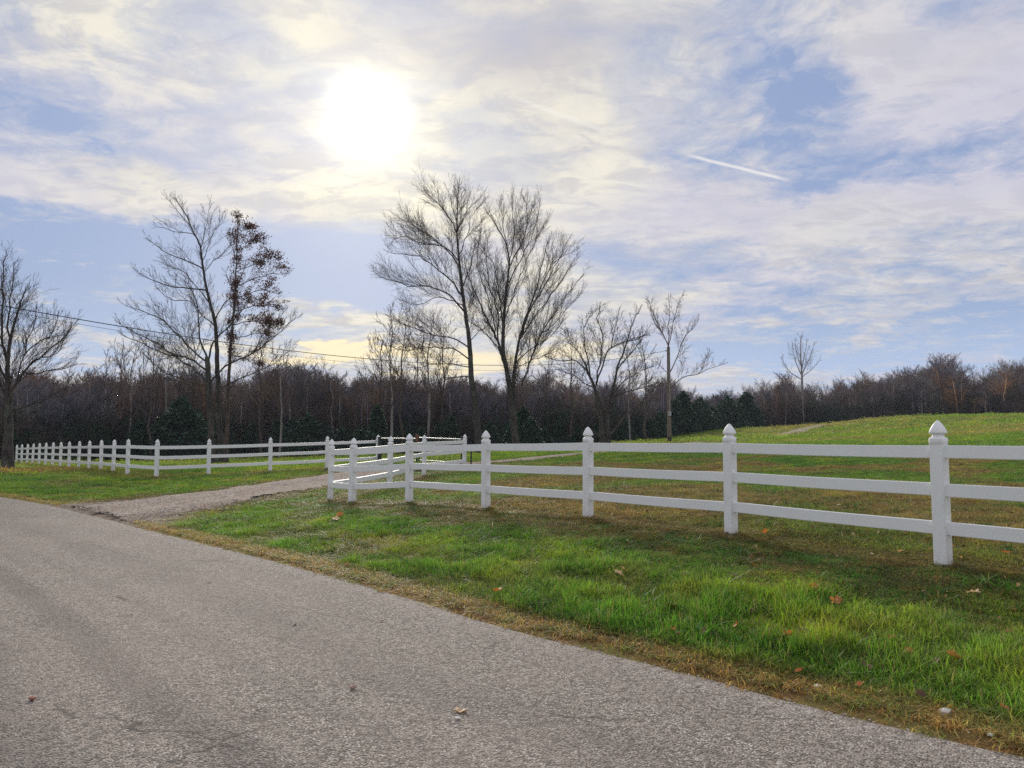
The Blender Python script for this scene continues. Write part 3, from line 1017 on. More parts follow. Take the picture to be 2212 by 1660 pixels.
scatter('leaf_litter', np.stack([x, y, ground_z(x, y) + RNG.uniform(0.015, 0.05, n)], 1), np.stack([RNG.normal(0, 0.5, n), RNG.normal(0, 0.5, n), RNG.uniform(0, 6.28, n)], 1),
        np.repeat(RNG.uniform(0.02, 0.06, n)[:, None], 3, 1), c, RNG.integers(0, 4, n), litter_coll, 'scraps of brown leaf litter scattered through the grass', 'leaf litter')


# ------------------------------------------------------------------ fences
POST_W, RAIL_H, RAIL_T = 0.118, 0.118, 0.042
RAIL_TOPS = (1.083, 0.734, 0.385)


def build_post_mesh():
    bm = bmesh.new()
    h = POST_W / 2
    bmesh.ops.create_cube(bm, size=1.0, matrix=Matrix.Translation((0, 0, 0.40)) @ Matrix.Diagonal((POST_W, POST_W, 1.40, 1)))
    bmesh.ops.bevel(bm, geom=[e for e in bm.edges if abs(e.verts[0].co.z - e.verts[1].co.z) > 0.5], offset=0.006, segments=2, affect='EDGES')
    me = bpy.data.meshes.new('post'); bm.to_mesh(me); bm.free()
    me.materials.append(M_POST)
    return me


def build_cap_mesh():
    # half width, height above the top rail, squareness of the section
    prof = [(0.0615, 0.010, 1), (0.0635, 0.013, 1), (0.0635, 0.060, 1), (0.0615, 0.066, 1), (0.052, 0.072, 0.9), (0.044, 0.080, 0.8), (0.040, 0.090, 0.6), (0.043, 0.099, 0.55),
            (0.052, 0.104, 0.55), (0.060, 0.108, 0.6), (0.0635, 0.114, 0.6), (0.0625, 0.123, 0.58), (0.058, 0.141, 0.55), (0.050, 0.163, 0.5), (0.039, 0.185, 0.48), (0.026, 0.206, 0.45),
            (0.013, 0.223, 0.4), (0.004, 0.2325, 0.2)]
    n = 24
    V, Fc = [], []
    for hw, z, sq in prof:
        p = 2 + 10 * sq ** 2
        for i in range(n):
            a = 2 * math.pi * (i + 0.5) / n
            c, s = abs(math.cos(a)), abs(math.sin(a))
            r = (c ** p + s ** p) ** (-1 / p)
            V.append((hw * r * math.cos(a), hw * r * math.sin(a), z + RAIL_TOPS[0]))
    for j in range(len(prof) - 1):
        for i in range(n):
            a = j * n + i; b = j * n + (i + 1) % n
            Fc.append((a, b, b + n, a + n))
    Fc.append(tuple(range(n))[::-1]); Fc.append(tuple((len(prof) - 1) * n + i for i in range(n)))
    me = bpy.data.meshes.new('post_cap'); me.from_pydata(V, [], Fc); me.materials.append(M_VINYL)
    me.shade_smooth()
    try: me.set_sharp_from_angle(angle=math.radians(40))
    except Exception: pass
    return me


POST_ME, CAP_ME = build_post_mesh(), build_cap_mesh()


def rail_mesh(L, slope):
    """a hollow-looking rail with eased edges, sheared to follow the ground, plumb ends"""
    bm = bmesh.new()
    bmesh.ops.create_cube(bm, size=1.0, matrix=Matrix.Translation((L / 2, 0, -RAIL_H / 2)) @ Matrix.Diagonal((L, RAIL_T, RAIL_H, 1)))
    bmesh.ops.bevel(bm, geom=[e for e in bm.edges if abs(e.verts[0].co.x - e.verts[1].co.x) > 0.5], offset=0.005, segments=2, affect='EDGES')
    bmesh.ops.subdivide_edges(bm, edges=[e for e in bm.edges if abs(e.verts[0].co.x - e.verts[1].co.x) > 0.5], cuts=3)
    for v in bm.verts:
        t = v.co.x / L
        v.co.z += slope * v.co.x - 0.006 * math.sin(math.pi * t)
    me = bpy.data.meshes.new('rail'); bm.to_mesh(me); bm.free(); me.materials.append(M_VINYL)
    return me


def build_fence(name, pts, zs_, label):
    root = empty(name, (pts[0].x, pts[0].y, gz(pts[0].x, pts[0].y)))
    tag(root, label, 'fence')
    rng = random.Random(len(pts))
    for i, p in enumerate(pts):
        a = pts[max(i - 1, 0)]; b = pts[min(i + 1, len(pts) - 1)]
        u1 = (p - a).normalized() if i else (b - p).normalized(); u2 = (b - p).normalized() if i < len(pts) - 1 else u1
        t = (u1 + u2).normalized()
        rz = math.atan2(t.y, t.x)
        po = bpy.data.objects.new('post', POST_ME); COL.objects.link(po); po.parent = root
        mw = Matrix.Translation((p.x, p.y, zs_[i])) @ Matrix.Rotation(rz, 4, 'Z') @ Matrix.Rotation(rng.gauss(0, 0.009), 4, 'X') @ Matrix.Rotation(rng.gauss(0, 0.009), 4, 'Y')
        po.matrix_local = Matrix.Translation(-root.location) @ mw
        cp = bpy.data.objects.new('post_cap', CAP_ME); COL.objects.link(cp); cp.parent = po
    for i in range(len(pts) - 1):
        a, b = pts[i], pts[i + 1]
        d = (b - a); L = d.length; u = d / L
        ins = POST_W * 0.5 - 0.012
        for h in RAIL_TOPS:
            z0 = zs_[i] + h; z1 = zs_[i + 1] + h
            sl = (z1 - z0) / L
            ro = bpy.data.objects.new('rail', rail_mesh(L - 2 * ins, sl)); COL.objects.link(ro); ro.parent = root
            mw = Matrix.Translation((a.x + u.x * ins, a.y + u.y * ins, z0 + sl * ins + rng.gauss(0, 0.003))) @ Matrix.Rotation(math.atan2(u.y, u.x), 4, 'Z')
            ro.matrix_local = Matrix.Translation(-root.location) @ mw
    return root


fz = [z for z in FR_Z]
lz = [z for z in FL_Z]
build_fence('rail_fence', FR, fz, 'near white three rail vinyl fence running past the camera to the gate')
build_fence('rail_fence', FL, lz, 'far white three rail vinyl fence left of the driveway and along the bend')


# ------------------------------------------------------------------ tubes and trees
class Tubes:
    def __init__(self):
        self.V = []; self.F = []; self.n = 0

    def add(self, pts, rad, sides):
        P_ = np.array([tuple(p) for p in pts]); R_ = np.asarray(rad, float)
        m = len(P_)
        T_ = np.empty_like(P_); T_[1:-1] = P_[2:] - P_[:-2]; T_[0] = P_[1] - P_[0]; T_[-1] = P_[-1] - P_[-2]
        T_ /= np.linalg.norm(T_, axis=1)[:, None] + 1e-9
        ref = np.array([0.31, 0.95, 0.05]) if abs(T_[0][1]) < 0.9 else np.array([1.0, 0.1, 0.0])
        N_ = np.cross(T_, ref); N_ /= np.linalg.norm(N_, axis=1)[:, None] + 1e-9
        B_ = np.cross(T_, N_)
        a = np.arange(sides) * 2 * math.pi / sides
        ring = N_[:, None, :] * np.cos(a)[None, :, None] + B_[:, None, :] * np.sin(a)[None, :, None]
        V_ = P_[:, None, :] + ring * R_[:, None, None]
        self.V.append(V_.reshape(-1, 3))
        i = np.arange((m - 1) * sides).reshape(m - 1, sides)
        j = np.roll(i, -1, axis=1)
        f = np.stack([i, j, j + sides, i + sides], -1).reshape(-1, 4) + self.n
        self.F.append(f)
        self.n += m * sides

    def obj(self, name, mat, parent=None):
        V_ = np.vstack(self.V).astype(np.float32); F_ = np.vstack(self.F).astype(np.int32)
        me = bpy.data.meshes.new(name)
        me.vertices.add(len(V_)); me.vertices.foreach_set('co', V_.ravel())
        me.loops.add(F_.size); me.loops.foreach_set('vertex_index', F_.ravel())
        me.polygons.add(len(F_)); me.polygons.foreach_set('loop_start', np.arange(0, F_.size, 4, dtype=np.int32))
        me.update(calc_edges=True); me.shade_smooth()
        me.materials.append(mat)
        o = bpy.data.objects.new(name, me); COL.objects.link(o)
        if parent: o.parent = parent
        return o


def rand_perp(d, rng):
    while True:
        v = Vector((rng.gauss(0, 1), rng.gauss(0, 1), rng.gauss(0, 1)))
        v -= d * v.dot(d)
        if v.length > 0.1: return v.normalized()


def grow(T, rng, start, d, length, r0, level, prm, tips=None):
    n = 5 if level <= 1 else (3 if level == 2 else 2)
    pts = [start.copy()]; dirs = []
    d = d.normalized()
    step = length / n
    for i in range(n):
        wob = prm['gnarl'] * (1.3 if level > 1 else 0.9)
        d = (d + Vector((rng.gauss(0, wob), rng.gauss(0, wob), rng.gauss(0, wob))) + Vector((0, 0, prm['up'][min(level, 3)]))).normalized()
        pts.append(pts[-1] + d * step); dirs.append(d)
    rt = max(prm['tip'], r0 * 0.35)
    rad = [r0 + (rt - r0) * i / n for i in range(n + 1)]
    T.add(pts, rad, 5 if r0 > 0.05 else (4 if r0 > 0.03 else 3))
    if tips is not None and level >= 2: tips.append((pts[-1], d))
    if level >= prm['levels']: return
    nk = prm['kids'][min(level, len(prm['kids']) - 1)]
    nk = max(2, int(nk * length / prm['ref'][min(level, len(prm['ref']) - 1)] + rng.random()))
    for k_ in range(min(nk, 12)):
        t = prm.get('bare', 0.15) + (1 - prm.get('bare', 0.15)) * (k_ + rng.random()) / nk
        f = min(t, 0.98) * n; i = int(f); q = pts[i].lerp(pts[i + 1], f - i)
        dd_ = dirs[i]
        a = math.radians(rng.uniform(*prm['angle']))
        nd = (dd_ * math.cos(a) + rand_perp(dd_, rng) * math.sin(a)).normalized()
        l2 = length * prm['ratio'] * rng.uniform(0.6, 1.15) * (1.05 - 0.5 * t)
        grow(T, rng, q, nd, l2, max(prm['tip'], min(r0 * 0.55, (r0 + (rt - r0) * t) * 0.75)), level + 1, prm, tips)
    # the branch end splits
    if level < prm['levels']:
        for s in (-1, 1):
            nd = (d + rand_perp(d, rng) * 0.4).normalized()
            grow(T, rng, pts[-1], nd, length * prm['ratio'] * rng.uniform(0.7, 1.0), max(prm['tip'], rt * 0.8), level + 1, prm, tips)


PRM = dict(gnarl=0.075, up=(0.03, 0.07, 0.06, 0.05), tip=0.005, levels=3, kids=(5, 6.5, 6.0, 3), ref=(2.0, 1.6, 1.0, 0.6), ratio=0.60, angle=(20, 44))


def hero_tree(name, label, Y, limbs, prm, mats, seed, side=2.6, tips=None, leafer=None, group=None, base_drop=0.25, sides0=9):
    """limbs: list of (points in the photograph [(x, y[, dY])], radius0, radius1, twig length, is_trunk)"""
    rng = random.Random(seed)
    TR, CR = Tubes(), Tubes()
    b = limbs[0][0][0]
    bp = at(b[0], b[1], Y)
    root = empty(name, (bp.x, bp.y, gz(bp.x, bp.y)))
    tips = []
    for li, (pp, r0, r1, tl, trunk) in enumerate(limbs):
        amp = 0.0 if trunk else rng.choice((-1, 1)) * rng.uniform(0.3, 1.0)
        pts = []
        Ls = 0.0
        for i, q in enumerate(pp):
            dY = q[2] if len(q) > 2 else amp * Ls * 0.012
            if i: Ls += math.hypot(pp[i][0] - pp[i - 1][0], pp[i][1] - pp[i - 1][1])
            dY = q[2] if len(q) > 2 else amp * Ls * 0.45 * Y / F
            pts.append(at(q[0], q[1], Y + dY))
        if li == 0:
            pts[0].z = gz(pts[0].x, pts[0].y) - base_drop
        sm = resample(pts, 0.45 if Y < 80 else 0.9)
        for i in range(1, len(sm) - 1):
            g = 0.018 if trunk else 0.04
            sm[i] += Vector((rng.gauss(0, g), rng.gauss(0, g), rng.gauss(0, g)))
        n = len(sm)
        if not trunk: r0 *= 0.78
        rad = [r0 + (r1 - r0) * (i / (n - 1)) ** 0.7 for i in range(n)]
        if li == 0:
            for i in range(min(4, n)): rad[i] *= 1 + 0.38 * (1 - i / 4) ** 2
        (TR if trunk or r0 > 0.07 else CR).add(sm, rad, sides0 if r0 > 0.12 else (6 if r0 > 0.05 else 4))
        total_len = sum((sm[i + 1] - sm[i]).length for i in range(n - 1))
        if tl <= 0: continue
        t0 = prm.get('trunk_bare', 0.45) if li == 0 else 0.16
        nk = int(total_len * prm.get('dens', 3.0) * 1.25)
        for k_ in range(nk):
            t = t0 + (1 - t0) * (k_ + rng.random()) / nk
            f = min(t, 0.995) * (n - 1); i = int(f); q = sm[i].lerp(sm[i + 1], f - i)
            dd_ = (sm[i + 1] - sm[i]).normalized()
            a = math.radians(rng.uniform(*prm['angle']))
            pv = rand_perp(dd_, rng); pv.z = abs(pv.z) * 0.6 + pv.z * 0.4
            nd = (dd_ * math.cos(a) + pv.normalized() * math.sin(a)).normalized()
            L2 = tl * prm.get('reach', 1.3) * rng.uniform(0.35, 1.35) * (1.2 - 0.88 * t)
            rr = max(prm['tip'], min(rad[i] * 0.5, 0.006 + L2 * 0.0075))
            grow(CR, rng, q, nd, L2, rr, 1, prm, tips)
        # leader end
        for s in range(2):
            dd_ = (sm[-1] - sm[-2]).normalized()
            grow(CR, rng, sm[-1], (dd_ + rand_perp(dd_, rng) * 0.25), tl * 0.22, max(prm['tip'], r1 * 0.7), 2, prm, tips)
    t_ = TR.obj('trunk', mats[0], root); rebase(t_)
    c_ = CR.obj('crown', mats[1], root); rebase(c_)
    if leafer: leafer(root, tips, rng)
    tag(root, label, 'tree', group)
    return root


def leaf_faces(V, Fc, p, s, rng, drop=0.5):
    """one small lobed leaf, a bent four-cornered piece with depth in its fold"""
    a = Vector((rng.gauss(0, 1), rng.gauss(0, 1), rng.gauss(0, 1) - drop)).normalized()
    b = rand_perp(a, rng); c = a.cross(b)
    k = len(V)
    V += [p, p + a * s * 0.5 + b * s * 0.38 + c * s * 0.1, p + a * s, p + a * s * 0.5 - b * s * 0.38 + c * s * 0.1]
    Fc += [(k, k + 1, k + 2), (k, k + 2, k + 3)]


def c1(x, y): return (0.3904 * x, 432.2 + 0.3904 * y)
def c2(x, y): return (648.3 + 0.4339 * x, 360.1 + 0.4339 * y)
def c3(x, y): return (1080.4 + 0.282 * x, 612.2 + 0.282 * y)
def c4(x, y): return (1584.6 + 0.2836 * x, 684.3 + 0.2836 * y)
def L(fn, pts, r0, r1, tl, trunk=False): return ([fn(*p) for p in pts], r0, r1, tl, trunk)


def P_(**kw):
    d = dict(PRM); d.update(kw); return d


# tall bare tree with an open crown, left of the middle
hero_tree('bare_tree', 'tall slender bare tree with open crown left of the leaf holding oak', 54, [
    L(c1, [(1232, 1490), (1212, 1200), (1205, 1000), (1198, 800), (1186, 660), (1150, 530), (1122, 370), (1108, 260), (1068, 175), (1035, 95), (985, 15)], 0.30, 0.03, 1.5, True),
    L(c1, [(1122, 380), (1060, 350), (1000, 325), (920, 290), (840, 235)], 0.07, 0.02, 1.5),
    L(c1, [(1142, 500), (1060, 490), (960, 478), (860, 455), (770, 410)], 0.08, 0.02, 1.5),
    L(c1, [(1105, 250), (1060, 185), (960, 180), (870, 150)], 0.05, 0.018, 1.2),
    L(c1, [(1068, 175), (1010, 90), (935, 5)], 0.04, 0.016, 1.0),
    L(c1, [(1112, 270), (1135, 200), (1150, 110), (1168, 30)], 0.05, 0.016, 1.1),
    L(c1, [(1125, 330), (1170, 210), (1205, 140), (1235, 75)], 0.05, 0.016, 1.2),
    L(c1, [(1128, 400), (1180, 340), (1240, 290), (1300, 190)], 0.05, 0.016, 1.2),
    L(c1, [(1165, 580), (1100, 500), (1030, 400), (960, 380), (925, 360)], 0.06, 0.018, 1.4),
    L(c1, [(1188, 670), (1240, 570), (1300, 520), (1350, 380)], 0.07, 0.018, 1.4),
    L(c1, [(1190, 700), (1120, 640), (1050, 560), (960, 560), (880, 500)], 0.06, 0.018, 1.4),
], P_(dens=1.9, tip=0.0055, gnarl=0.09, reach=1.1), (M_BARK, M_TWIG), 11)

hero_tree('bare_tree', 'low spreading bare tree with crooked limbs behind the far fence', 52, [
    L(c1, [(1182, 1490), (1165, 1250), (1155, 1080), (1150, 930), (1148, 870)], 0.27, 0.17, 0, True),
    L(c1, [(1148, 880), (1108, 770), (1100, 650), (1082, 560), (1040, 470)], 0.11, 0.02, 1.7),
    L(c1, [(1148, 890), (1185, 790), (1225, 740), (1275, 690), (1380, 560)], 0.11, 0.02, 1.6),
    L(c1, [(1150, 900), (1090, 860), (1030, 800), (960, 720), (860, 640), (740, 600)], 0.10, 0.02, 1.8),
    L(c1, [(1150, 950), (1050, 880), (950, 850), (860, 790), (760, 740), (655, 680)], 0.11, 0.02, 1.8),
    L(c1, [(1152, 1010), (1060, 930), (960, 860), (900, 850), (800, 800), (680, 750)], 0.10, 0.02, 1.6),
    L(c1, [(1155, 1040), (1070, 1010), (960, 980), (880, 930), (800, 860)], 0.08, 0.02, 1.5),
    L(c1, [(1158, 1020), (1250, 920), (1400, 850), (1500, 770), (1580, 700), (1645, 650)], 0.11, 0.018, 1.7),
    L(c1, [(1160, 1100), (1260, 1020), (1400, 960), (1520, 900), (1600, 840)], 0.08, 0.018, 1.6),
    L(c1, [(1150, 1100), (1100, 1050), (1000, 1010), (900, 985)], 0.06, 0.018, 1.3),
    L(c1, [(1400, 850), (1450, 760), (1500, 700), (1580, 610)], 0.06, 0.016, 1.4),
], P_(dens=2.1, tip=0.0055, gnarl=0.13, reach=1.1), (M_BARK, M_TWIG), 12)


def oak_leafer(root, tips, rng):
    V, Fc = [], []
    rx = lambda p: CX + F * p.x / p.y
    ryy = lambda p: HOR - F * (p.z - EYE) / p.y
    for (p, d) in tips:
        u, v = rx(p), ryy(p)
        dens = 0.0
        if v < 790 and u > 480: dens = 0.95
        if u < 490: dens *= 0.35
        clump = vnoise(np.array([p.x * 1.9 + 40]), np.array([p.z * 1.9]), 5)[0]
        if rng.random() > dens * (0.12 + 1.2 * sstep(0.30, 0.7, clump)) * 0.55: continue
        for k_ in range(rng.randint(5, 11)):
            q = p + Vector((rng.gauss(0, 0.15), rng.gauss(0, 0.15), rng.gauss(0, 0.10)))
            leaf_faces(V, Fc, q, rng.uniform(0.07, 0.14), rng)
    o = new_mesh_obj('foliage', V, Fc, M_OAK, root, smooth=False); rebase(o)


hero_tree('oak_tree', 'oak that still holds dark reddish brown leaves on its right side', 53, [
    L(c1, [(1248, 1490), (1258, 1250), (1266, 1000), (1276, 800), (1290, 660), (1300, 550), (1306, 400), (1310, 250), (1315, 90)], 0.21, 0.02, 0.9, True),
    L(c1, [(1308, 300), (1350, 260), (1400, 240), (1460, 235)], 0.04, 0.015, 1.0),
    L(c1, [(1308, 400), (1370, 370), (1440, 350), (1540, 325)], 0.045, 0.015, 1.1),
    L(c1, [(1303, 480), (1370, 450), (1460, 420), (1580, 410)], 0.05, 0.015, 1.2),
    L(c1, [(1302, 540), (1380, 520), (1460, 500), (1535, 520)], 0.05, 0.015, 1.2),
    L(c1, [(1296, 610), (1370, 600), (1440, 580), (1530, 600)], 0.05, 0.015, 1.1),
    L(c1, [(1288, 690), (1350, 680), (1430, 670), (1520, 690)], 0.05, 0.015, 1.0),
    L(c1, [(1282, 770), (1340, 760), (1400, 740), (1460, 740)], 0.045, 0.015, 1.0),
    L(c1, [(1275, 850), (1330, 870), (1380, 890), (1440, 910)], 0.045, 0.015, 0.9),
    L(c1, [(1306, 330), (1280, 260), (1260, 220)], 0.03, 0.014, 0.8),
    L(c1, [(1312, 200), (1350, 170), (1390, 150)], 0.03, 0.014, 0.7),
    L(c1, [(1300, 520), (1270, 450), (1250, 400)], 0.03, 0.014, 0.8),
], P_(dens=2.8, tip=0.0055, reach=1.0, trunk_bare=0.4), (M_BARK_B, M_TWIG), 13, leafer=oak_leafer)

# the pair in the middle
hero_tree('bare_tree', 'tall bare tree with leaning trunk sweeping left, left one of the central pair', 58, [
    L(c2, [(895, 1430), (872, 1200), (852, 1040), (840, 850), (820, 720), (805, 600), (790, 450), (780, 330), (783, 200), (790, 90)], 0.36, 0.02, 1.6, True),
    L(c2, [(815, 720), (740, 640), (640, 600), (530, 590), (395, 548)], 0.10, 0.018, 1.9),
    L(c2, [(806, 640), (740, 560), (650, 480), (560, 440), (450, 430)], 0.10, 0.018, 2.0),
    L(c2, [(796, 510), (740, 420), (650, 350), (560, 290), (535, 225)], 0.09, 0.018, 1.9),
    L(c2, [(790, 470), (720, 400), (600, 380), (500, 345), (455, 380)], 0.07, 0.018, 1.7),
    L(c2, [(783, 340), (745, 250), (670, 170), (640, 140)], 0.07, 0.016, 1.6),
    L(c2, [(782, 280), (760, 200), (730, 110)], 0.05, 0.016, 1.3),
    L(c2, [(783, 320), (830, 220), (885, 170)], 0.06, 0.016, 1.4),
    L(c2, [(790, 440), (830, 340), (850, 260), (890, 200)], 0.06, 0.016, 1.4),
    L(c2, [(805, 610), (850, 490), (870, 400), (905, 340)], 0.07, 0.016, 1.5),
    L(c2, [(812, 690), (760, 670), (680, 650), (590, 690), (500, 665)], 0.06, 0.016, 1.5),
    L(c2, [(838, 900), (770, 860), (660, 840), (560, 800), (470, 770)], 0.08, 0.018, 1.7),
    L(c2, [(842, 960), (760, 910), (640, 900), (540, 920), (460, 900)], 0.08, 0.018, 1.7),
    L(c2, [(845, 1000), (750, 985), (640, 990), (560, 1010)], 0.06, 0.016, 1.4),
    L(c2, [(850, 1050), (770, 1050), (680, 1090), (570, 1175)], 0.07, 0.016, 1.3),
    L(c2, [(838, 880), (890, 820), (930, 800), (960, 740)], 0.05, 0.016, 1.2),
    L(c2, [(856, 1070), (920, 1110), (970, 1170), (1010, 1240)], 0.07, 0.02, 1.2),
], P_(dens=2.3, tip=0.005, gnarl=0.07, reach=1.45, angle=(22, 46), trunk_bare=0.42), (M_BARK, M_TWIG), 14)

hero_tree('bare_tree', 'broad bare tree with upright leaders, right one of the central pair', 60, [
    L(c2, [(1078, 1430), (1062, 1250), (1042, 1090), (1015, 950), (1010, 820), (1025, 640), (1040, 500), (1030, 400), (985, 310), (930, 225)], 0.34, 0.02, 1.6, True),
    L(c2, [(1080, 1420), (1068, 1230), (1064, 1040), (1090, 870), (1130, 730), (1175, 610), (1205, 480), (1230, 380)], 0.24, 0.02, 1.7, True),
    L(c2, [(1018, 980), (975, 850), (920, 740), (880, 650), (845, 570), (820, 470)], 0.17, 0.02, 1.6),
    L(c2, [(1020, 1000), (985, 900), (900, 810), (840, 770)], 0.09, 0.018, 1.3),
    L(c2, [(985, 880), (985, 740), (940, 570), (925, 440), (940, 340)], 0.10, 0.018, 1.5),
    L(c2, [(1012, 800), (985, 600), (960, 480), (900, 420), (885, 380)], 0.08, 0.018, 1.5),
    L(c2, [(1042, 480), (1060, 370), (1060, 260), (1050, 160)], 0.07, 0.016, 1.5),
    L(c2, [(1040, 500), (1095, 390), (1130, 280), (1120, 170)], 0.07, 0.016, 1.5),
    L(c2, [(1035, 580), (1110, 440), (1165, 320), (1195, 190)], 0.08, 0.016, 1.6),
    L(c2, [(1030, 400), (1010, 290), (1000, 170)], 0.05, 0.016, 1.3),
    L(c2, [(1100, 840), (1160, 690), (1230, 570), (1290, 460), (1320, 390)], 0.11, 0.018, 1.6),
    L(c2, [(1105, 1090), (1150, 960), (1200, 830), (1260, 740), (1330, 640), (1395, 555)], 0.12, 0.018, 1.6),
    L(c2, [(1200, 830), (1280, 770), (1330, 700), (1395, 640)], 0.06, 0.016, 1.3),
    L(c2, [(1095, 860), (1150, 770), (1250, 640), (1330, 520), (1375, 450)], 0.08, 0.016, 1.4),
    L(c2, [(1012, 780), (1060, 640), (1105, 520), (1160, 400), (1215, 290)], 0.08, 0.016, 1.4),
    L(c2, [(975, 850), (950, 700), (905, 570), (880, 460), (900, 330)], 0.07, 0.016, 1.4),
    L(c2, [(1190, 620), (1250, 500), (1310, 440), (1370, 420)], 0.06, 0.016, 1.4),
    L(c2, [(1072, 980), (1150, 910), (1230, 860), (1300, 780)], 0.07, 0.016, 1.3),
    L(c2, [(1070, 1010), (1160, 960), (1260, 930), (1340, 880)], 0.05, 0.016, 1.2),
], P_(dens=2.1, tip=0.005, gnarl=0.06, reach=1.5, angle=(16, 42), up=(0.05, 0.09, 0.08, 0.05)), (M_BARK, M_TWIG), 15)

hero_tree('bare_tree', 'crooked low bare tree with drooping lower limbs, left of the utility pole', 52, [
    L(c3, [(792, 1260), (775, 1060), (752, 900), (722, 800), (675, 690), (655, 620)], 0.24, 0.06, 0.9, True),
    L(c3, [(832, 1255), (826, 1000), (848, 870), (900, 650), (955, 490), (1020, 300), (1045, 240)], 0.16, 0.02, 1.0, True),
    L(c3, [(675, 690), (620, 620), (560, 590), (440, 590), (370, 570)], 0.08, 0.018, 0.9),
    L(c3, [(690, 740), (660, 560), (640, 400), (660, 300), (690, 240)], 0.08, 0.018, 1.0),
    L(c3, [(738, 760), (790, 610), (850, 490), (960, 450), (1130, 400)], 0.09, 0.018, 1.0),
    L(c3, [(735, 780), (765, 560), (780, 400), (745, 280), (765, 170)], 0.09, 0.018, 1.0),
    L(c3, [(850, 500), (880, 350), (910, 210)], 0.06, 0.016, 0.9),
    L(c3, [(655, 630), (590, 520), (520, 450), (495, 385)], 0.06, 0.016, 0.9),
    L(c3, [(900, 660), (990, 560), (1080, 440), (1110, 380)], 0.06, 0.016, 0.9),
    L(c3, [(848, 880), (960, 830), (1100, 800), (1250, 780)], 0.08, 0.016, 0.9),
    L(c3, [(850, 1160), (960, 1020), (1060, 930), (1125, 855)], 0.10, 0.02, 0.7),
    L(c3, [(785, 1190), (700, 1120), (640, 1060), (560, 985), (440, 985), (335, 1015)], 0.11, 0.018, 0.7),
    L(c3, [(565, 985), (480, 930), (380, 905), (290, 935)], 0.06, 0.016, 0.6),
    L(c3, [(770, 1000), (740, 950), (660, 935), (590, 945)], 0.05, 0.016, 0.5),
    L(c3, [(722, 800), (640, 760), (560, 700), (430, 660)], 0.06, 0.016, 0.9),
    L(c3, [(850, 870), (930, 760), (1040, 690), (1160, 640)], 0.06, 0.016, 0.9),
], P_(dens=4.0, tip=0.0065, gnarl=0.16, levels=3, ratio=0.56), (M_BARK, M_TWIG), 16)

hero_tree('bare_tree', 'thin bare tree behind the utility pole with one long limb reaching right', 74, [
    L(c3, [(1300, 1240), (1302, 1000), (1300, 760), (1290, 560), (1284, 470), (1240, 380), (1190, 280), (1145, 150)], 0.14, 0.018, 1.1, True),
    L(c3, [(1288, 520), (1292, 330), (1300, 220), (1290, 110)], 0.07, 0.016, 1.1),
    L(c3, [(1290, 500), (1328, 310), (1350, 190), (1392, 100)], 0.07, 0.016, 1.1),
    L(c3, [(1240, 380), (1200, 330), (1165, 260), (1150, 200)], 0.05, 0.016, 1.0),
    L(c3, [(1302, 680), (1360, 560), (1400, 430), (1480, 340), (1515, 290)], 0.08, 0.016, 1.1),
    L(c3, [(1310, 800), (1400, 725), (1515, 695), (1560, 620), (1600, 530)], 0.08, 0.016, 1.0),
    L(c3, [(1515, 695), (1600, 655), (1705, 622)], 0.05, 0.014, 0.9),
    L(c3, [(1296, 800), (1200, 790), (1110, 840)], 0.05, 0.014, 0.9),
    L(c3, [(1296, 700), (1230, 640), (1180, 610)], 0.04, 0.014, 0.9),
], P_(dens=1.9, tip=0.008, gnarl=0.12, trunk_bare=0.7), (M_BARK_B, M_TWIG_B), 17)

hero_tree('bare_tree', 'bare tree with bushy twiggy crown at the left edge, before the fence end', 33, [
    L(c1, [(35, 1545), (42, 1400), (50, 1200), (45, 1080), (38, 950), (55, 800), (90, 640), (140, 500)], 0.27, 0.02, 1.2, True),
    L(c1, [(48, 1160), (100, 1000), (150, 930), (230, 870), (340, 770), (395, 700)], 0.10, 0.015, 1.1),
    L(c1, [(42, 960), (20, 800), (10, 600), (20, 430), (35, 300)], 0.10, 0.015, 1.1),
    L(c1, [(55, 800), (50, 650), (60, 500), (75, 360)], 0.07, 0.015, 1.0),
    L(c1, [(95, 1010), (130, 850), (180, 720), (200, 600)], 0.06, 0.015, 1.0),
    L(c1, [(120, 950), (210, 960), (300, 940), (400, 920)], 0.05, 0.015, 0.9),
    L(c1, [(55, 1180), (140, 1135), (230, 1110), (330, 1090)], 0.06, 0.015, 0.8),
    L(c1, [(46, 1090), (-40, 920), (-120, 760), (-160, 560)], 0.11, 0.015, 1.2),
    L(c1, [(46, 1150), (-70, 1050), (-190, 950), (-280, 800)], 0.09, 0.015, 1.2),
    L(c1, [(40, 1000), (-20, 850), (-60, 650), (-60, 430)], 0.08, 0.015, 1.1),
    L(c1, [(230, 870), (300, 860), (340, 820), (350, 700)], 0.04, 0.013, 0.8),
    L(c1, [(130, 860), (230, 780), (300, 720), (320, 640)], 0.05, 0.013, 0.9),
    L(c1, [(60, 1230), (100, 1260), (160, 1250), (200, 1200)], 0.04, 0.012, 0.6),
], P_(dens=4.4, tip=0.0038, gnarl=0.09), (M_BARK, M_TWIG), 18)

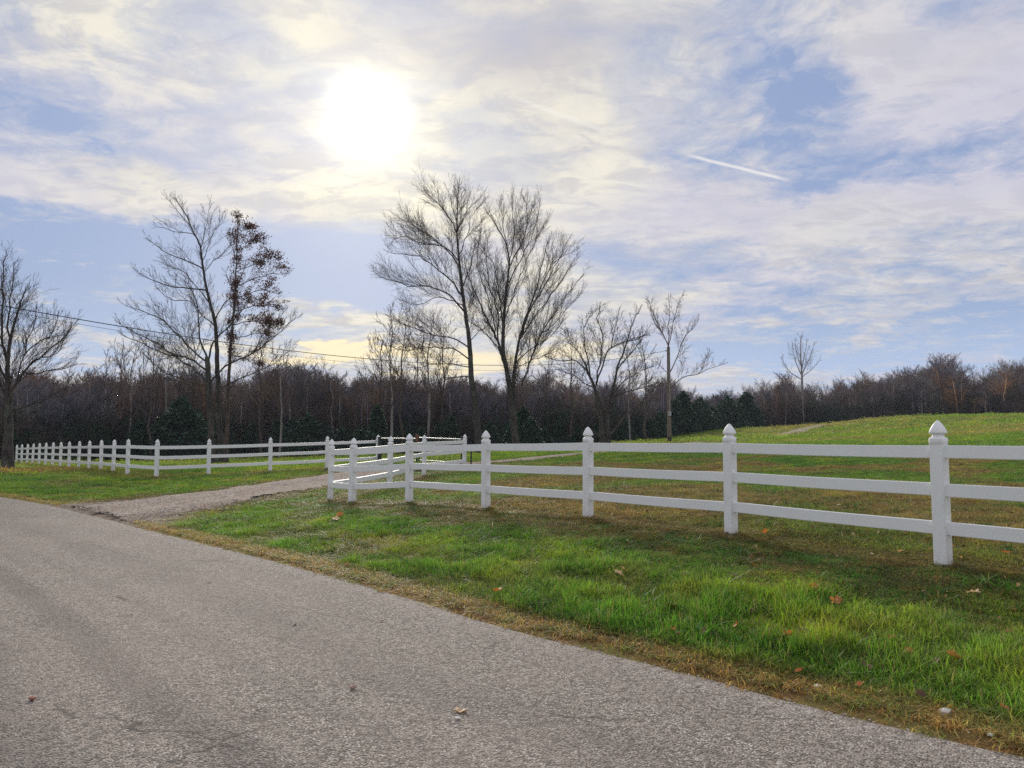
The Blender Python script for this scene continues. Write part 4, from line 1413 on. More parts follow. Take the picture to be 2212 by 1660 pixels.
hero_tree('sycamore_tree', 'tall pale trunked bare tree rising above the woods at the right', 140, [
    L(c4, [(538, 830), (530, 700), (524, 600), (520, 450), (512, 300), (512, 165)], 0.42, 0.05, 2.6, True),
    L(c4, [(520, 450), (478, 360), (450, 240)], 0.16, 0.03, 2.4),
    L(c4, [(523, 440), (575, 330), (610, 220)], 0.16, 0.03, 2.4),
    L(c4, [(520, 400), (540, 290), (560, 190)], 0.12, 0.03, 2.2),
    L(c4, [(520, 480), (440, 430), (370, 330)], 0.13, 0.03, 2.2),
    L(c4, [(524, 460), (600, 400), (645, 345)], 0.12, 0.03, 2.2),
    L(c4, [(515, 380), (480, 290), (470, 200)], 0.10, 0.03, 2.0),
], P_(dens=1.0, tip=0.012, reach=0.95, gnarl=0.12, trunk_bare=0.6, ref=(4, 3.2, 2.0, 1.0)), (M_BARK_P, M_BARK_P), 19, sides0=8)


# ------------------------------------------------------------------ thin saplings between the big trees: one kind, copied
def sapling(seed, H, mats, fork=True, name='sapling', lv=3, prm=None):
    rng = random.Random(seed)
    TR, CR = Tubes(), Tubes()
    top = Vector((rng.uniform(-0.05, 0.05) * H, rng.uniform(-0.05, 0.05) * H, H))
    pts = [Vector((0, 0, -0.3))] + [top * t + Vector((rng.gauss(0, 0.012 * H), rng.gauss(0, 0.012 * H), 0)) for t in (0.15, 0.3, 0.45, 0.6, 0.75, 0.9, 1.0)]
    r = 0.0135 * H
    TR.add(pts, [r * (1 - 0.85 * i / 7) for i in range(8)], 6)
    p = prm or P_(levels=lv, tip=0.012, up=(0.05, 0.1, 0.08, 0.05), angle=(25, 48), gnarl=0.1, kids=(4, 3, 3), ref=(2, 1.5, 1))
    for k_ in range(18):
        t = rng.uniform(0.3, 0.97); f = t * 7; i = min(int(f), 6); q = pts[i].lerp(pts[i + 1], f - i)
        a = rng.uniform(0, 6.283)
        nd = Vector((math.cos(a) * 0.75, math.sin(a) * 0.75, 0.75))
        grow(CR, rng, q, nd, H * 0.26 * (1.2 - 0.8 * t) * rng.uniform(0.6, 1.2), r * 0.4 * (1.1 - t), 1, p)
    root = empty(name, (0, 0, 0))
    TR.obj('trunk', mats[0], root); CR.obj('crown', mats[1], root)
    return root


def copy_tree(o, parent=None):
    c = o.copy(); COL.objects.link(c)
    if parent: c.parent = parent
    for ch in o.children: copy_tree(ch, c)
    return c


# x in the photograph, y of the top, distance, seed of shape, bark
SAP = [(845, 690, 66, 0), (868, 700, 70, 1), (820, 735, 72, 2), (260, 760, 74, 1), (285, 748, 70, 0), (310, 765, 76, 2), (330, 752, 69, 1), (360, 770, 73, 0), (236, 775, 80, 2),
       (608, 760, 70, 0), (570, 735, 72, 2), (640, 790, 80, 1), (925, 700, 74, 0), (960, 715, 78, 2), (1180, 770, 82, 1), (1235, 745, 78, 2), (1395, 745, 74, 1), (1360, 760, 80, 0),
       (1135, 780, 80, 0), (420, 745, 78, 1), (900, 745, 84, 1), (395, 790, 85, 2), (700, 790, 86, 0)]
sap_protos = [sapling(100 + i, 10.0, (M_BARK_P if i == 0 else M_BARK_B, M_TWIG_B if i != 1 else M_TWIG)) for i in range(3)]
used = set()
for (px, ty, Y, k_) in SAP:
    p = at(px, ty, Y)
    z0 = gz(p.x, p.y)
    o = sap_protos[k_] if k_ not in used else copy_tree(sap_protos[k_])
    used.add(k_)
    s = (p.z - z0) / 10.0
    o.location = (p.x, p.y, z0); o.scale = (s * 0.9, s * 0.9, s); o.rotation_euler = (0, 0, random.uniform(0, 6.28))
    tag(o, 'slender bare sapling at the edge of the woods, rising just above the tree line', 'tree', 'bare saplings at the edge of the woods')


# ------------------------------------------------------------------ the woods
def forest_proto(seed, dense=1.0, H=10.0, form=0):
    rng = random.Random(seed)
    T = Tubes(); TR = Tubes()
    top = Vector((rng.uniform(-0.5, 0.5), rng.uniform(-0.5, 0.5), H * 0.9))
    pts = [Vector((0, 0, -0.5))] + [top * t + Vector((rng.gauss(0, 0.12), rng.gauss(0, 0.12), 0)) for t in (0.25, 0.5, 0.75, 1.0)]
    TR.add(pts, [0.17, 0.14, 0.11, 0.07, 0.03], 5)
    p = P_(levels=3, tip=0.014, up=(0.03, 0.05, 0.04, 0.02), angle=(24, 52), gnarl=0.09, kids=(5, 6, 5), ref=(1.8, 1.2, 0.8), ratio=0.6)
    for k_ in range(int(17 * dense)):
        t = rng.uniform(0.22 if form else 0.35, 0.98); f = t * 4; i = min(int(f), 3); q = pts[i].lerp(pts[i + 1], f - i)
        a = rng.uniform(0, 6.283)
        nd = Vector((math.cos(a) * 0.8, math.sin(a) * 0.8, 0.75))
        grow(T, rng, q, nd, H * 0.25 * (1.25 - 0.75 * t) * rng.uniform(0.6, 1.2), 0.05 * (1.15 - t), 1, p)
    t_, c_ = TR.obj('wood_tree', M_FTRUNK), T.obj('wood_tree', M_FTWIG)
    bpy.context.view_layer.update()
    # one mesh, two materials
    bm = bmesh.new(); bm.from_mesh(c_.data); nf = len(bm.faces)
    bm.from_mesh(t_.data)
    bm.faces.ensure_lookup_table()
    for f_ in bm.faces[nf:]: f_.material_index = 1
    bm.to_mesh(c_.data); bm.free()
    c_.data.materials.append(M_FTRUNK)
    bpy.data.objects.remove(t_)
    return c_


wood_coll = proto_collection('wood_tree', [forest_proto(200 + i, 1.0, form=i % 2) for i in range(6)])

TOPS_X = [-300, 0, 100, 230, 400, 600, 700, 850, 1000, 1100, 1200, 1300, 1400, 1500, 1600, 1700, 1800, 1900, 2000, 2100, 2212, 2500]
TOPS_Y = [800, 815, 812, 800, 805, 803, 806, 815, 812, 808, 822, 830, 838, 842, 836, 826, 815, 803, 797, 790, 782, 770]


def top_el(az_):
    px = CX + F * np.tan(az_)
    return (HOR - np.interp(px, TOPS_X, TOPS_Y)) / F


n = 2300
a = RNG.uniform(-0.84, 0.84, n)
dpt = RNG.uniform(0, 1, n) ** 1.4 * 85
r = front_r(a) + 4 + dpt
x, y = r * np.sin(a), r * np.cos(a)
z = ground_z(x, y)
tz_ = EYE + top_el(a) * y + y * (RNG.normal(-0.005, 0.0055, n) + 0.050 * (fbm(a * 45, a * 0, 1.0, 3, 141) - 0.5) + 0.010 * (RNG.random(n) > 0.93)) - (85 - dpt) * 0.012
H_ = np.clip(tz_ - z, 3.0, 30)
s = H_ / 10.0
tn = fbm(x, y, 0.06, 3, 101) + RNG.normal(0, 0.09, n)
tint = np.tile(np.array([0.155, 0.132, 0.145]), (n, 1))
tint[tn > 0.56] = (0.18, 0.135, 0.12)
tint[tn < 0.42] = (0.125, 0.122, 0.15)
ru = RNG.random(n)
tint[ru > 0.93] = (0.25, 0.145, 0.08)
tint[ru < 0.06] = (0.19, 0.175, 0.16)
tint = tint * RNG.uniform(0.75, 1.45, (n, 1))
scatter('woods', np.stack([x, y, z], 1), np.stack([RNG.normal(0, 0.04, n), RNG.normal(0, 0.04, n), RNG.uniform(0, 6.28, n)], 1),
        np.stack([s * RNG.uniform(0.8, 1.1, n), s * RNG.uniform(0.8, 1.1, n), s], 1), tint, RNG.integers(0, 6, n), wood_coll,
        'dense purple brown mass of bare woodland across the back of the fields', 'woods')


# understorey: brush along the edge of the woods
def brush_proto(seed):
    rng = random.Random(seed); T = Tubes()
    p = P_(levels=3, tip=0.012, up=(0.05, 0.08, 0.06, 0.04), angle=(25, 60), gnarl=0.2, kids=(4, 3.5, 3), ref=(1, 0.7, 0.5), ratio=0.6)
    for k_ in range(14):
        a_ = rng.uniform(0, 6.283); l_ = rng.uniform(0.2, 0.9)
        grow(T, rng, Vector((rng.gauss(0, 0.5), rng.gauss(0, 0.5), -0.1)), Vector((math.cos(a_) * l_, math.sin(a_) * l_, 1)), rng.uniform(1.0, 2.2), 0.03, 1, p)
    return T.obj('brush', M_FTWIG)


brush_coll = proto_collection('brush', [brush_proto(300 + i) for i in range(4)])
n = 1500
a = RNG.uniform(-0.82, 0.82, n)
r = front_r(a) + RNG.uniform(2.0, 28, n)
x, y = r * np.sin(a), r * np.cos(a); z = ground_z(x, y)
s = RNG.uniform(0.6, 1.7, n)
tint = np.array([0.10, 0.08, 0.07]) * RNG.uniform(0.5, 1.3, (n, 1)) * np.column_stack([RNG.uniform(0.8, 1.3, n), np.ones(n), RNG.uniform(0.8, 1.1, n)])
g_ = RNG.random(n) < np.where(a < 0.3, 0.55, 0.25)
tint[g_] = np.array([0.035, 0.075, 0.04]) * RNG.uniform(0.6, 1.3, (g_.sum(), 1))
scatter('brush', np.stack([x, y, z], 1), np.stack([np.zeros(n), np.zeros(n), RNG.uniform(0, 6.28, n)], 1), np.repeat(s[:, None], 3, 1), tint,
        RNG.integers(0, 4, n), brush_coll, 'tangled bare undergrowth along the foot of the woods', 'undergrowth')


# cedars and other evergreens in front of the woods: each one a thing
def cedar_mesh(seed, H=6.0, wide=0.30, n=3800):
    rng = random.Random(seed)
    V, Fc = [], []
    ph = [rng.uniform(0, 6.28) for _ in range(6)]
    lobes = [(rng.uniform(0.08, 0.9), rng.uniform(0, 6.28), rng.uniform(0.7, 1.25)) for _ in range(46)]
    for k_ in range(n):
        lt, la, ls = rng.choice(lobes)
        t = min(0.99, max(0.02, lt + rng.gauss(0, 0.035)))
        env = wide * H * (1 - t) ** 0.65 * (0.55 + 0.45 * min(1, t * 6))
        a_ = la + rng.gauss(0, 0.38)
        rr = env * ls * (rng.random() ** 0.35)
        p = Vector((math.cos(a_) * rr, math.sin(a_) * rr, t * H + 0.25 - 0.12 * rr))
        leaf_faces(V, Fc, p, rng.uniform(0.18, 0.42), rng, drop=-0.6)
    for k_ in range(60):
        p = Vector((rng.gauss(0, 0.08), rng.gauss(0, 0.08), H * rng.uniform(0.92, 1.06)))
        leaf_faces(V, Fc, p, 0.2, rng, drop=-1)
    me = bpy.data.meshes.new('crown'); me.from_pydata([tuple(v) for v in V], [], Fc); me.materials.append(M_CEDAR)
    return me


def cedar(seed, wide):
    root = empty('cedar_tree', (0, 0, 0))
    c = bpy.data.objects.new('crown', cedar_mesh(seed, wide=wide)); COL.objects.link(c); c.parent = root
    T = Tubes(); T.add([Vector((0, 0, -0.3)), Vector((0.02, 0, 2.0)), Vector((0, 0.03, 5.2))], [0.13, 0.10, 0.02], 6)
    T.obj('trunk', M_BARK_B, root)
    return root


ced = [cedar(400 + i, w_) for i, w_ in enumerate((0.20, 0.27, 0.36, 0.24))]
CED = [(395, 862, 72, 2, 1.2), (372, 880, 76, 1, 1), (425, 890, 74, 0, 1), (270, 905, 72, 2, 1.3), (300, 912, 70, 1, 1.2), (160, 895, 70, 1, 1.2), (120, 915, 66, 2, 1.2),
       (200, 918, 70, 2, 1.1), (665, 898, 74, 2, 1.25), (635, 905, 76, 1, 1.2), (700, 915, 75, 2, 1.2), (600, 912, 74, 0, 1.1), (740, 925, 74, 1, 1.2), (545, 915, 78, 1, 1),
       (350, 920, 70, 3, 1.4), (815, 880, 72, 0, 1), (470, 905, 78, 1, 1), (775, 930, 72, 2, 1.1), (60, 930, 62, 2, 1.2), (20, 925, 60, 1, 1.2),
       (975, 900, 70, 1, 0.9), (950, 915, 74, 2, 1), (1130, 885, 70, 0, 1.2), (1145, 905, 66, 2, 1.1), (1110, 900, 68, 1, 1), (1175, 925, 70, 2, 1.1), (1210, 915, 78, 1, 1), (1060, 915, 72, 2, 1),
       (1250, 925, 76, 2, 1.2), (1290, 915, 82, 1, 1.1), (1350, 905, 84, 2, 1), (1400, 905, 88, 1, 1.2), (1425, 890, 90, 2, 1), (880, 915, 74, 2, 1), (910, 925, 70, 1, 1),
       (1475, 850, 100, 0, 1.3), (1460, 865, 98, 1, 1), (1515, 862, 104, 2, 1.1), (1505, 870, 102, 3, 1.2), (1572, 858, 108, 2, 1.0), (1560, 868, 110, 1, 1), (1612, 852, 110, 0, 1.5), (1600, 875, 108, 2, 1),
       (1632, 880, 110, 1, 1.2), (1540, 880, 106, 2, 1.1), (1490, 885, 100, 2, 1.1), (1445, 905, 96, 2, 1), (2188, 860, 124, 0, 1.1), (1965, 870, 128, 2, 0.9), (2070, 878, 128, 1, 0.9), (1745, 878, 126, 2, 0.8),
       (1800, 882, 128, 1, 0.9), (1880, 880, 130, 2, 0.8)]
used = set()
for i, (px, ty, Y, k_, wd) in enumerate(CED):
    p = at(px, ty, Y); z0 = gz(p.x, p.y)
    o = ced[k_] if k_ not in used else copy_tree(ced[k_])
    used.add(k_)
    s = max(0.25, (p.z - z0) / 6.3)
    o.location = (p.x, p.y, z0); o.scale = (s * wd * 1.45, s * wd * 1.45, s * 1.04); o.rotation_euler = (0, 0, random.uniform(0, 6.28))
    if px < 800:
        tag(o, 'dark evergreen cedar at the foot of the woods behind the far white fence', 'tree', 'cedars behind the far fence')
    elif px < 1440:
        tag(o, 'dark green evergreen bush at the foot of the central bare trees', 'tree', 'evergreens below the central trees')
    elif px < 1700:
        tag(o, 'dense dark cedar at the corner of the meadow right of the utility pole', 'tree', 'cedars right of the utility pole')
    else:
        tag(o, 'small dark cedar in the edge of the woods at the top of the right meadow', 'tree', 'cedars in the edge of the right woods')

# pale trunks standing out in the edge of the right-hand woods
EDGE_TREES = [(1653, 843, 120), (1685, 838, 122), (1694, 850, 120), (1735, 838, 119), (1757, 844, 121), (1770, 834, 123), (1794, 841, 121), (1814, 825, 119), (1856, 820, 120), (1862, 826, 121), (1898, 828, 121), (1928, 826, 119), (1945, 813, 118), (1962, 823, 119), (1990, 818, 124), (2015, 816, 122), (2042, 811, 122), (2072, 810, 122), (2085, 806, 123), (2102, 802, 122), (2131, 801, 122), (2168, 791, 123), (2180, 794, 120), (2201, 786, 121), (119, 827, 77), (140, 814, 80), (163, 812, 79), (202, 825, 77), (220, 831, 81), (250, 824, 82), (297, 822, 81), (317, 828, 78), (340, 821, 77), (371, 815, 81), (416, 813, 78), (442, 821, 81), (467, 816, 82), (490, 822, 79), (530, 816, 80), (561, 826, 81), (591, 832, 81), (630, 829, 77), (658, 828, 79), (682, 832, 82), (721, 819, 79), (742, 820, 81), (768, 829, 79), (789, 825, 81), (829, 812, 80), (868, 830, 82), (883, 813, 82), (929, 822, 80), (950, 823, 81), (991, 820, 82)]
edge_protos = [sapling(150 + i, 10.0, ((M_BARK_P, M_BARK_B, M_BARK_P)[i], M_TWIG_B), name='bare_tree') for i in range(3)]
for i, (px, ty, Y) in enumerate(EDGE_TREES):
    p = at(px, ty, Y); z0 = gz(p.x, p.y)
    o = edge_protos[i] if i < 3 else copy_tree(edge_protos[i % 3])
    s = (p.z - z0) / 10.0
    o.location = (p.x, p.y, z0); o.scale = (s, s, s); o.rotation_euler = (0, 0, random.uniform(0, 6.28))
    if px > 1500: tag(o, 'grey trunked bare tree at the front of the woods above the right meadow', 'tree', 'grey trunks at the front of the right woods')
    else: tag(o, 'grey trunked bare tree at the front of the woods behind the far fence', 'tree', 'grey trunks at the front of the left woods')


# ------------------------------------------------------------------ utility pole and wires
M_WOOD = make_bark('pole_wood', (0.12, 0.095, 0.08), (0.26, 0.21, 0.18))
M_WIRE = plain('wire_rubber', (0.03, 0.03, 0.032), 0.6)
M_STEEL = plain('galvanised_steel', (0.42, 0.43, 0.43), 0.45, 0.6)
M_BLACK = plain('black_paint', (0.02, 0.02, 0.022), 0.55)
M_PORC = plain('porcelain', (0.16, 0.13, 0.12), 0.3)


def utility_pole(loc, H, label, full=True):
    root = empty('utility_pole', loc)
    T = Tubes(); T.add([Vector((0, 0, -0.5)), Vector((0, 0, H * 0.5)), Vector((0, 0, H))], [0.19, 0.165, 0.135], 12)
    o = T.obj('shaft', M_WOOD, root)
    T = Tubes(); T.add([Vector((0, 0, H)), Vector((0, 0, H + 0.02))], [0.14, 0.02], 12); T.obj('shaft_top', M_STEEL, root)
    bm = bmesh.new()
    bmesh.ops.create_cube(bm, size=1, matrix=Matrix.Translation((0.0, -0.24, 2.6)) @ Matrix.Diagonal((0.26, 0.13, 0.42, 1)))
    bmesh.ops.bevel(bm, geom=bm.edges[:], offset=0.015, segments=2, affect='EDGES')
    me = bpy.data.meshes.new('meter_box'); bm.to_mesh(me); bm.free(); me.materials.append(M_STEEL)
    b = bpy.data.objects.new('meter_box', me); COL.objects.link(b); b.parent = root
    T = Tubes(); T.add([Vector((0, -0.2, 2.8)), Vector((0, -0.19, H - 0.8))], [0.022, 0.022], 8); T.obj('conduit', M_STEEL, root)
    T = Tubes(); T.add([Vector((-0.15, -0.02, H - 0.35)), Vector((-0.30, -0.03, H - 0.35))], [0.05, 0.035], 8); T.obj('insulator', M_PORC, root)
    T = Tubes(); T.add([Vector((0, 0, 0)), Vector((0, 0, 0.55))], [0.197, 0.194], 12); T.obj('ground_band', M_BLACK, root)
    tag(root, label, 'utility pole')
    return root


pb = at(1446, 955, 66.0)
pole_z = gz(pb.x, pb.y)
pole_top = at(1443, 750, 66.0)
PH = pole_top.z - pole_z
utility_pole((pb.x, pb.y, pole_z), PH, 'brown wooden utility pole standing on the meadow right of the crooked tree')
A = at(-420, 577, 23.0)
zA = gz(A.x, A.y)
utility_pole((A.x, A.y, zA), A.z - zA + 0.35, 'wooden utility pole outside the picture at the left that carries the wires')


def wire(a, b, sag, r, label):
    T = Tubes()
    pts = []
    for i in range(61):
        t = i / 60
        p = a.lerp(b, t); p.z -= sag * 4 * t * (1 - t)
        pts.append(p)
    T.add(pts, [r] * 61, 6)
    o = T.obj('overhead_wire', M_WIRE)
    tag(o, label, 'wire')
    return pts


B = Vector((pb.x - 0.3, pb.y, pole_z + PH - 0.35))
wp = wire(A, B, 2.1, 0.017, 'upper dark overhead wire crossing from the left edge to the utility pole')
wire(A - Vector((0, 0, 0.12)), B - Vector((-0.15, 0, 0.42)), 2.15, 0.007, 'thinner lower overhead wire just beneath the upper one')


# ------------------------------------------------------------------ gate between the two fences
def gate_leaf(a, b, za, zb, label, latch):
    root = empty('pipe_gate', (a.x, a.y, za))
    d = Vector((b.x - a.x, b.y - a.y, zb - za)); 
    o0 = Vector((0, 0, 0))
    def tube(nm, p, q, r, m):
        T = Tubes(); n_ = 5
        pts = [p.lerp(q, i / n_) for i in range(n_ + 1)]
        T.add(pts, [r] * (n_ + 1), 8); return T.obj(nm, m, root)
    up_ = Vector((0, 0, 1))
    i0, i1 = d * 0.02, d * 0.985
    tube('top_rail', i0 + up_ * 1.16, i1 + up_ * 1.12, 0.024, M_STEEL)
    tube('bottom_rail', i0 + up_ * 0.28, i1 + up_ * 0.25, 0.02, M_STEEL)
    tube('mid_rail', i0 + up_ * 0.72, i1 + up_ * 0.70, 0.010, M_BLACK)
    tube('stile', i0 + up_ * 0.22, i0 + up_ * 1.18, 0.03, M_BLACK)
    tube('stile', i1 + up_ * 0.20, i1 + up_ * 1.14, 0.03, M_BLACK)
    tube('brace', i0 + up_ * 0.30, i1 + up_ * 1.10, 0.006, M_BLACK)
    for k_ in range(1, 8):
        q = i0.lerp(i1, k_ / 8)
        tube('picket', q + up_ * 0.26, q + up_ * 1.13, 0.005, M_BLACK)
    if latch:
        bm = bmesh.new(); bmesh.ops.create_cube(bm, size=1, matrix=Matrix.Translation(i1 + up_ * 1.15) @ Matrix.Diagonal((0.13, 0.08, 0.30, 1)))
        bmesh.ops.bevel(bm, geom=bm.edges[:], offset=0.012, segments=2, affect='EDGES')
        me = bpy.data.meshes.new('latch_box'); bm.to_mesh(me); bm.free(); me.materials.append(plain('rusty_latch', (0.20, 0.10, 0.06), 0.8))
        o = bpy.data.objects.new('latch_box', me); COL.objects.link(o); o.parent = root
    tag(root, label, 'gate')


gl, gr_ = FL[0], FR[-1]
mid = gl.lerp(gr_, 0.50)
zl, zr_, zm = FL_Z[0], FR_Z[-1], gz(mid.x, mid.y) + 0.02
u = (gr_ - gl).normalized()
gate_leaf(gl + u * 0.22, mid - u * 0.03, zl, zm, 'left leaf of the thin pipe gate across the driveway, with the rusty latch', True)
gate_leaf(mid + u * 0.03, gr_ - u * 0.14, zm, zr_, 'right leaf of the thin pipe gate across the driveway', False)
# dark post that carries the left leaf
T = Tubes(); q = gl + u * 0.16
T.add([Vector((q.x, q.y, zl - 0.3)), Vector((q.x, q.y, zl + 1.22)), Vector((q.x, q.y, zl + 1.24))], [0.075, 0.075, 0.02], 10)
o = T.obj('gate_post', M_BLACK); tag(o, 'black round gate post beside the last post of the far fence', 'post')
T = Tubes(); q = gr_ + Vector((0.25, -0.02))
T.add([Vector((q.x, q.y, zr_ - 0.3)), Vector((q.x, q.y, zr_ + 0.95)), Vector((q.x, q.y, zr_ + 0.97))], [0.03, 0.03, 0.01], 8)
o = T.obj('gate_post', M_BLACK); tag(o, 'thin dark stake beside the last post of the near fence', 'post')
T = Tubes(); q = at(1107 - 11 * 1.0, 1000, 33.0)
zq = gz(q.x - 1.2, q.y)


# ------------------------------------------------------------------ small things on the ground
def leaf_mesh(seed, kind='maple'):
    rng = random.Random(seed)
    tips_ = 5
    ring = []
    for i in range(20):
        a_ = 2 * math.pi * i / 20
        lob = 0.62 + 0.38 * abs(math.cos(a_ * 2.5)) ** 0.8 if kind == 'maple' else 0.55 + 0.1 * math.cos(a_ * 7)
        rx_, ry_ = (1.0, 0.85) if kind == 'maple' else (1.15, 0.55)
        ring.append((lob * rx_ * math.cos(a_), lob * ry_ * math.sin(a_)))
    k1, k2, k3 = rng.uniform(0.1, 0.5), rng.uniform(-0.2, 0.5), rng.uniform(0, 6)
    zf = lambda x, y: k1 * y * y + k2 * x * x + 0.10 * math.sin(5 * x + k3)
    V = [(0, 0, zf(0, 0))] + [(x * 0.5, y * 0.5, zf(x * 0.5, y * 0.5)) for x, y in ring] + [(x, y, zf(x, y)) for x, y in ring]
    Fc = [(0, 1 + i, 1 + (i + 1) % 20) for i in range(20)] + [(1 + i, 21 + i, 21 + (i + 1) % 20, 1 + (i + 1) % 20) for i in range(20)]
    k = len(V)
    V += [(-0.55, 0.02, 0.05), (-0.55, -0.02, 0.05), (-1.2, -0.02, 0.12), (-1.2, 0.02, 0.12), (-0.55, 0.0, 0.08), (-1.2, 0.0, 0.15)]
    Fc += [(k, k + 1, k + 2, k + 3), (k + 1, k + 4, k + 5, k + 2), (k + 4, k, k + 3, k + 5)]
    me = bpy.data.meshes.new('fallen_leaf'); me.from_pydata(V, [], Fc)
    return me


M_LEAF = [make_leaf('orange_leaf', (0.55, 0.20, 0.06), (0.40, 0.14, 0.05), 0.3), make_leaf('brown_leaf', (0.17, 0.085, 0.045), (0.11, 0.06, 0.035), 0.2),
          make_leaf('tan_leaf', (0.72, 0.50, 0.32), (0.55, 0.36, 0.22), 0.3), make_leaf('dark_leaf', (0.05, 0.03, 0.022), (0.03, 0.02, 0.015), 0.1)]
leaf_mes = {}
for mi in range(4):
    for k_ in range(3):
        me = leaf_mesh(mi * 7 + k_, 'maple' if k_ < 2 else 'oval'); me.materials.append(M_LEAF[mi]); leaf_mes[(mi, k_)] = me


def on_ground(px, py, lift=0.0):
    """where a sight line of the photograph meets the ground"""
    v = ray(px, py)
    lo, hi = 2.0, 60.0
    for it in range(2):
        Ys = np.linspace(lo, hi, 240)
        X = v.x * Ys
        e = road_e(X, Ys)
        h = np.where(e < 0, road_zf(X, Ys, e) + 0.012, ground_z(X, Ys)) + lift
        k_ = int(np.argmax(EYE + v.z * Ys <= h))
        lo, hi = Ys[max(k_ - 1, 0)], Ys[k_]
    return Vector((X[k_], Ys[k_], h[k_])), e[k_]


def put_leaf(px, py, mi, size, label, group=None, lift=0.0, tilt=0.25):
    p, e = on_ground(px, py, lift)
    o = bpy.data.objects.new('fallen_leaf', leaf_mes[(mi, random.randrange(3))]); COL.objects.link(o)
    o.location = p + Vector((0, 0, 0.006)); o.scale = (size, size, size)
    o.rotation_euler = (random.gauss(0, tilt), random.gauss(0, tilt), random.uniform(0, 6.28))
    tag(o, label, 'leaf', group)


put_leaf(995, 1538, 2, 0.042, 'pale tan leaf lying on the road near the bottom centre', None, 0, 0.05)
put_leaf(452, 1260, 3, 0.035, 'dark curled leaf lying on the road at the left', None, 0, 0.1)
put_leaf(888, 1560, 3, 0.012, 'tiny dark leaf scrap on the road left of the pale tan leaf', None, 0, 0.1)
put_leaf(636, 1353, 3, 0.016, 'small dark leaf scrap in the middle of the road', None, 0, 0.1)
for (px, py, mi, s_) in [(1075, 1277, 0, 0.06), (1447, 1303, 1, 0.08), (1455, 1310, 1, 0.07), (1338, 1240, 2, 0.06), (1345, 1228, 2, 0.05), (1760, 1270, 0, 0.05), (1807, 1300, 0, 0.055), (1700, 1373, 0, 0.055), (1690, 1380, 1, 0.055),
                         (1735, 1365, 1, 0.045), (1752, 1386, 0, 0.045), (1925, 1378, 0, 0.055), (2063, 1420, 0, 0.06), (1962, 1408, 0, 0.035), (1465, 1370, 1, 0.05), (1455, 1360, 0, 0.035), (1625, 1320, 1, 0.045),
                         (1630, 1222, 0, 0.05), (1655, 1150, 0, 0.06), (2172, 1195, 0, 0.06), (2103, 1280, 2, 0.055), (1582, 1243, 1, 0.045), (2020, 1430, 1, 0.04), (735, 1113, 0, 0.07), (725, 1122, 2, 0.08),
                         (1520, 1366, 1, 0.04), (1560, 1300, 1, 0.035), (1860, 1480, 0, 0.035), (1725, 1450, 0, 0.04), (2170, 1530, 0, 0.04), (1590, 1352, 0, 0.035), (1990, 1500, 1, 0.035), (1870, 1440, 1, 0.04), (1480, 1240, 1, 0.04)]:
    nm = {0: ('fallen orange leaf resting on the roadside grass', 'orange leaves on the roadside grass'), 1: ('fallen brown leaf resting on the roadside grass', 'brown leaves on the roadside grass'),
          2: ('fallen pale tan leaf resting on the grass bank', 'tan leaves on the grass bank')}[mi]
    put_leaf(px, py, mi, s_ * 0.95, nm[0], nm[1], 0.075, 0.4)


def put_stone(px, py, size, mat, label, flat=0.6):
    p, e = on_ground(px, py)
    me = rock(int(px), flat)
    me.materials.clear(); me.materials.append(mat)
    o = bpy.data.objects.new('stone', me); COL.objects.link(o)
    o.location = p + Vector((0, 0, size * 0.3)); o.scale = (size, size, size); o.rotation_euler = (0, 0, random.uniform(0, 3))
    tag(o, label, 'stone')


M_WST = plain('white_stone', (0.84, 0.80, 0.75), 0.8, 0, 0.12); M_RST = plain('red_stone', (0.34, 0.15, 0.11), 0.85); M_PST = plain('pink_stone', (0.50, 0.32, 0.26), 0.85)
put_stone(2040, 1546, 0.068, M_WST, 'white stone at the road edge at the lower right')
put_stone(1768, 1488, 0.056, M_WST, 'flat whitish stone at the road edge, nearer the middle', 0.3)
put_stone(2140, 1592, 0.038, M_WST, 'small whitish stone at the road edge in the bottom right corner')
put_stone(989, 1555, 0.028, M_WST, 'small white stone just below the pale tan leaf on the road')
put_stone(763, 1489, 0.042, M_PST, 'pinkish stone on the road left of the pale tan leaf')
put_stone(70, 1514, 0.042, M_RST, 'dark red stone on the road at the far left')
put_stone(824, 1343, 0.036, M_PST, 'small pink pebble in the middle of the road further up', 0.4)
# twig on the road
p, e = on_ground(265, 1292)
T = Tubes(); T.add([p + Vector((-0.08, 0.06, 0.012)), p + Vector((-0.02, 0.02, 0.016)), p + Vector((0.07, -0.08, 0.01))], [0.005, 0.006, 0.004], 5)
o = T.obj('twig', plain('dry_twig', (0.55, 0.45, 0.33), 0.8)); tag(o, 'short pale dry twig lying on the road at the left', 'twig')


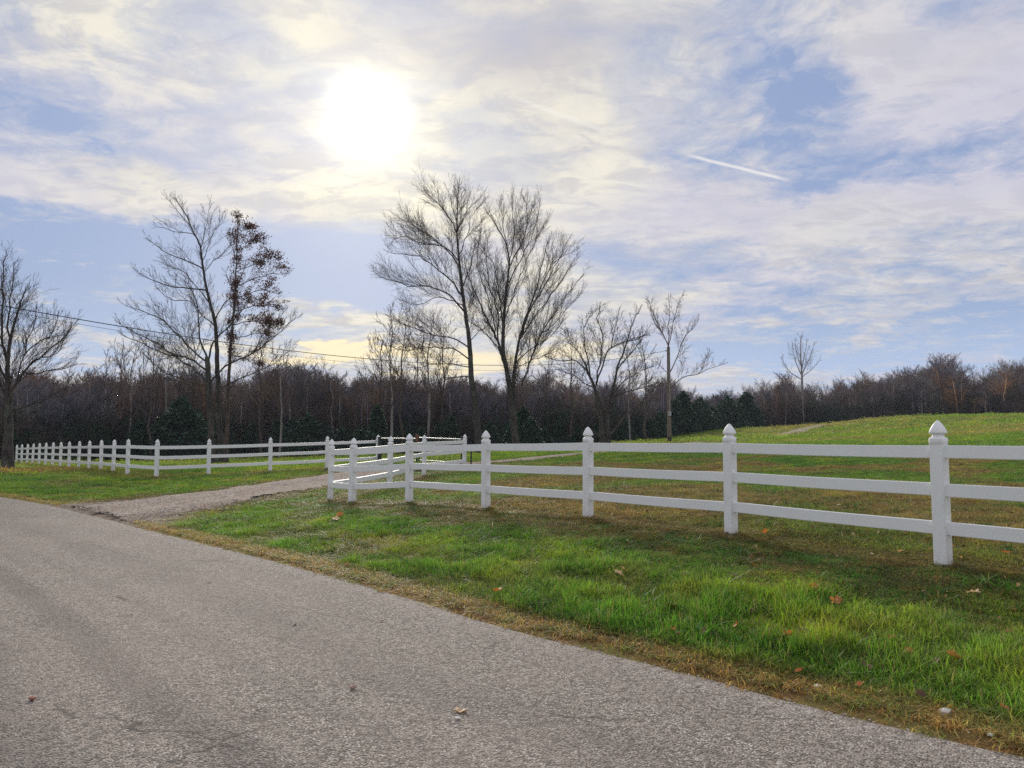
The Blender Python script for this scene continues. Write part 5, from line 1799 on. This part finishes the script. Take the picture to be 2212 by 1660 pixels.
# ------------------------------------------------------------------ one label each: by what it stands beside, then by its order there
MARKS = {
    'bare saplings at the edge of the woods': ('slender bare sapling', [(350, 'left of the trunks behind the far fence'), (540, 'behind the trunks left of the oak'), (760, 'right of the oak that kept its leaves'),
        (1000, 'left of the central pair of tall trees'), (1260, 'between the central pair and crooked tree'), (1440, 'behind the crooked tree'), (3000, 'right of the utility pole')]),
    'cedars behind the far fence': ('dark cedar', [(180, 'behind the fence end at the left'), (330, 'behind the fence left of its corner'), (450, 'left of the bare trunks behind the far fence'),
        (560, 'behind the far fence right of the oak'), (3000, 'behind the straight run of the far fence')]),
    'evergreens below the central trees': ('dark green evergreen', [(1000, 'left of the central pair of tall trees'), (1100, 'between the central pair of trunks'), (1200, 'at the foot of the broad forked tree'),
        (1330, 'behind the crooked low tree'), (3000, 'between the crooked tree and utility pole')]),
    'cedars right of the utility pole': ('dense dark cedar', [(1500, 'just right of the utility pole'), (1550, 'in the clump right of the pole'), (3000, 'at the right end of that corner clump')]),
    'cedars in the edge of the right woods': ('small dark cedar', [(1850, 'in the woods near the pale sycamore'), (2000, 'at the top middle of the right meadow'), (3000, 'in the woods above the nearest post')]),
    'grey trunks at the front of the right woods': ('grey trunked tree', [(1740, 'left of the pale sycamore'), (1880, 'right of the pale sycamore'),
        (2070, 'in the middle of the right wood edge'), (3000, 'at the far right wood edge')]),
    'grey trunks at the front of the left woods': ('grey trunked tree', [(330, 'in the woods left of the far fence corner'), (480, 'in the woods left of the oak'), (740, 'in the woods right of the oak'),
        (3000, 'in the woods by the leaning tall tree')]),
    'orange leaves on the roadside grass': ('orange leaf', [(1200, 'on the bank in front of the fence corner'), (1700, 'on the grass below the second nearest fence post'), (1880, 'on the grass between the two nearest posts'),
        (2000, 'on the roadside grass just left of the nearest post'), (3000, 'at the right side below the nearest post')]),
    'brown leaves on the roadside grass': ('brown leaf', [(1500, 'on the grass below the third nearest fence post'), (1700, 'on the grass below the second nearest fence post'), (1800, 'on the grass between the two nearest posts'),
        (3000, 'on the grass below the nearest post')]),
    'tan leaves on the grass bank': ('pale tan leaf', [(1000, 'on the bank in front of the fence corner'), (1400, 'on the bank below the third nearest post'), (3000, 'on the grass right of the nearest post')]),
}
ORD = ['first', 'second', 'third', 'fourth', 'fifth', 'sixth', 'seventh', 'eighth', 'ninth', 'tenth']
bpy.context.view_layer.update()
for gname, (base, secs) in MARKS.items():
    mem = [o for o in COL.objects if o.parent is None and o.get('group') == gname]
    lo = -9999
    for hi, phrase in secs:
        part_ = sorted([o for o in mem if lo <= CX + F * o.location.x / o.location.y < hi], key=lambda o: o.location.x / o.location.y)
        for i, o in enumerate(part_):
            o['label'] = '%s %s' % (base, phrase) + ('' if len(part_) == 1 else ', %s from the left' % ORD[i] if i else ', leftmost')
        lo = hi


# ------------------------------------------------------------------ air
m, T = mat_new('thin_haze')
pv = T.node('ShaderNodeVolumePrincipled')
pv.inputs['Color'].default_value = (0.80, 0.86, 1.0, 1)
pv.inputs['Density'].default_value = 0.00035
out = T.node('ShaderNodeOutputMaterial'); T.t.links.new(pv.outputs[0], out.inputs['Volume'])
bm = bmesh.new(); bmesh.ops.create_cube(bm, size=1.0, matrix=Matrix.Translation((0, 700, 11.2)) @ Matrix.Diagonal((1860, 1680, 29.6, 1)))
me = bpy.data.meshes.new('haze'); bm.to_mesh(me); bm.free(); me.materials.append(m)
hz = bpy.data.objects.new('haze', me); COL.objects.link(hz)
tag(hz, kind='stuff')
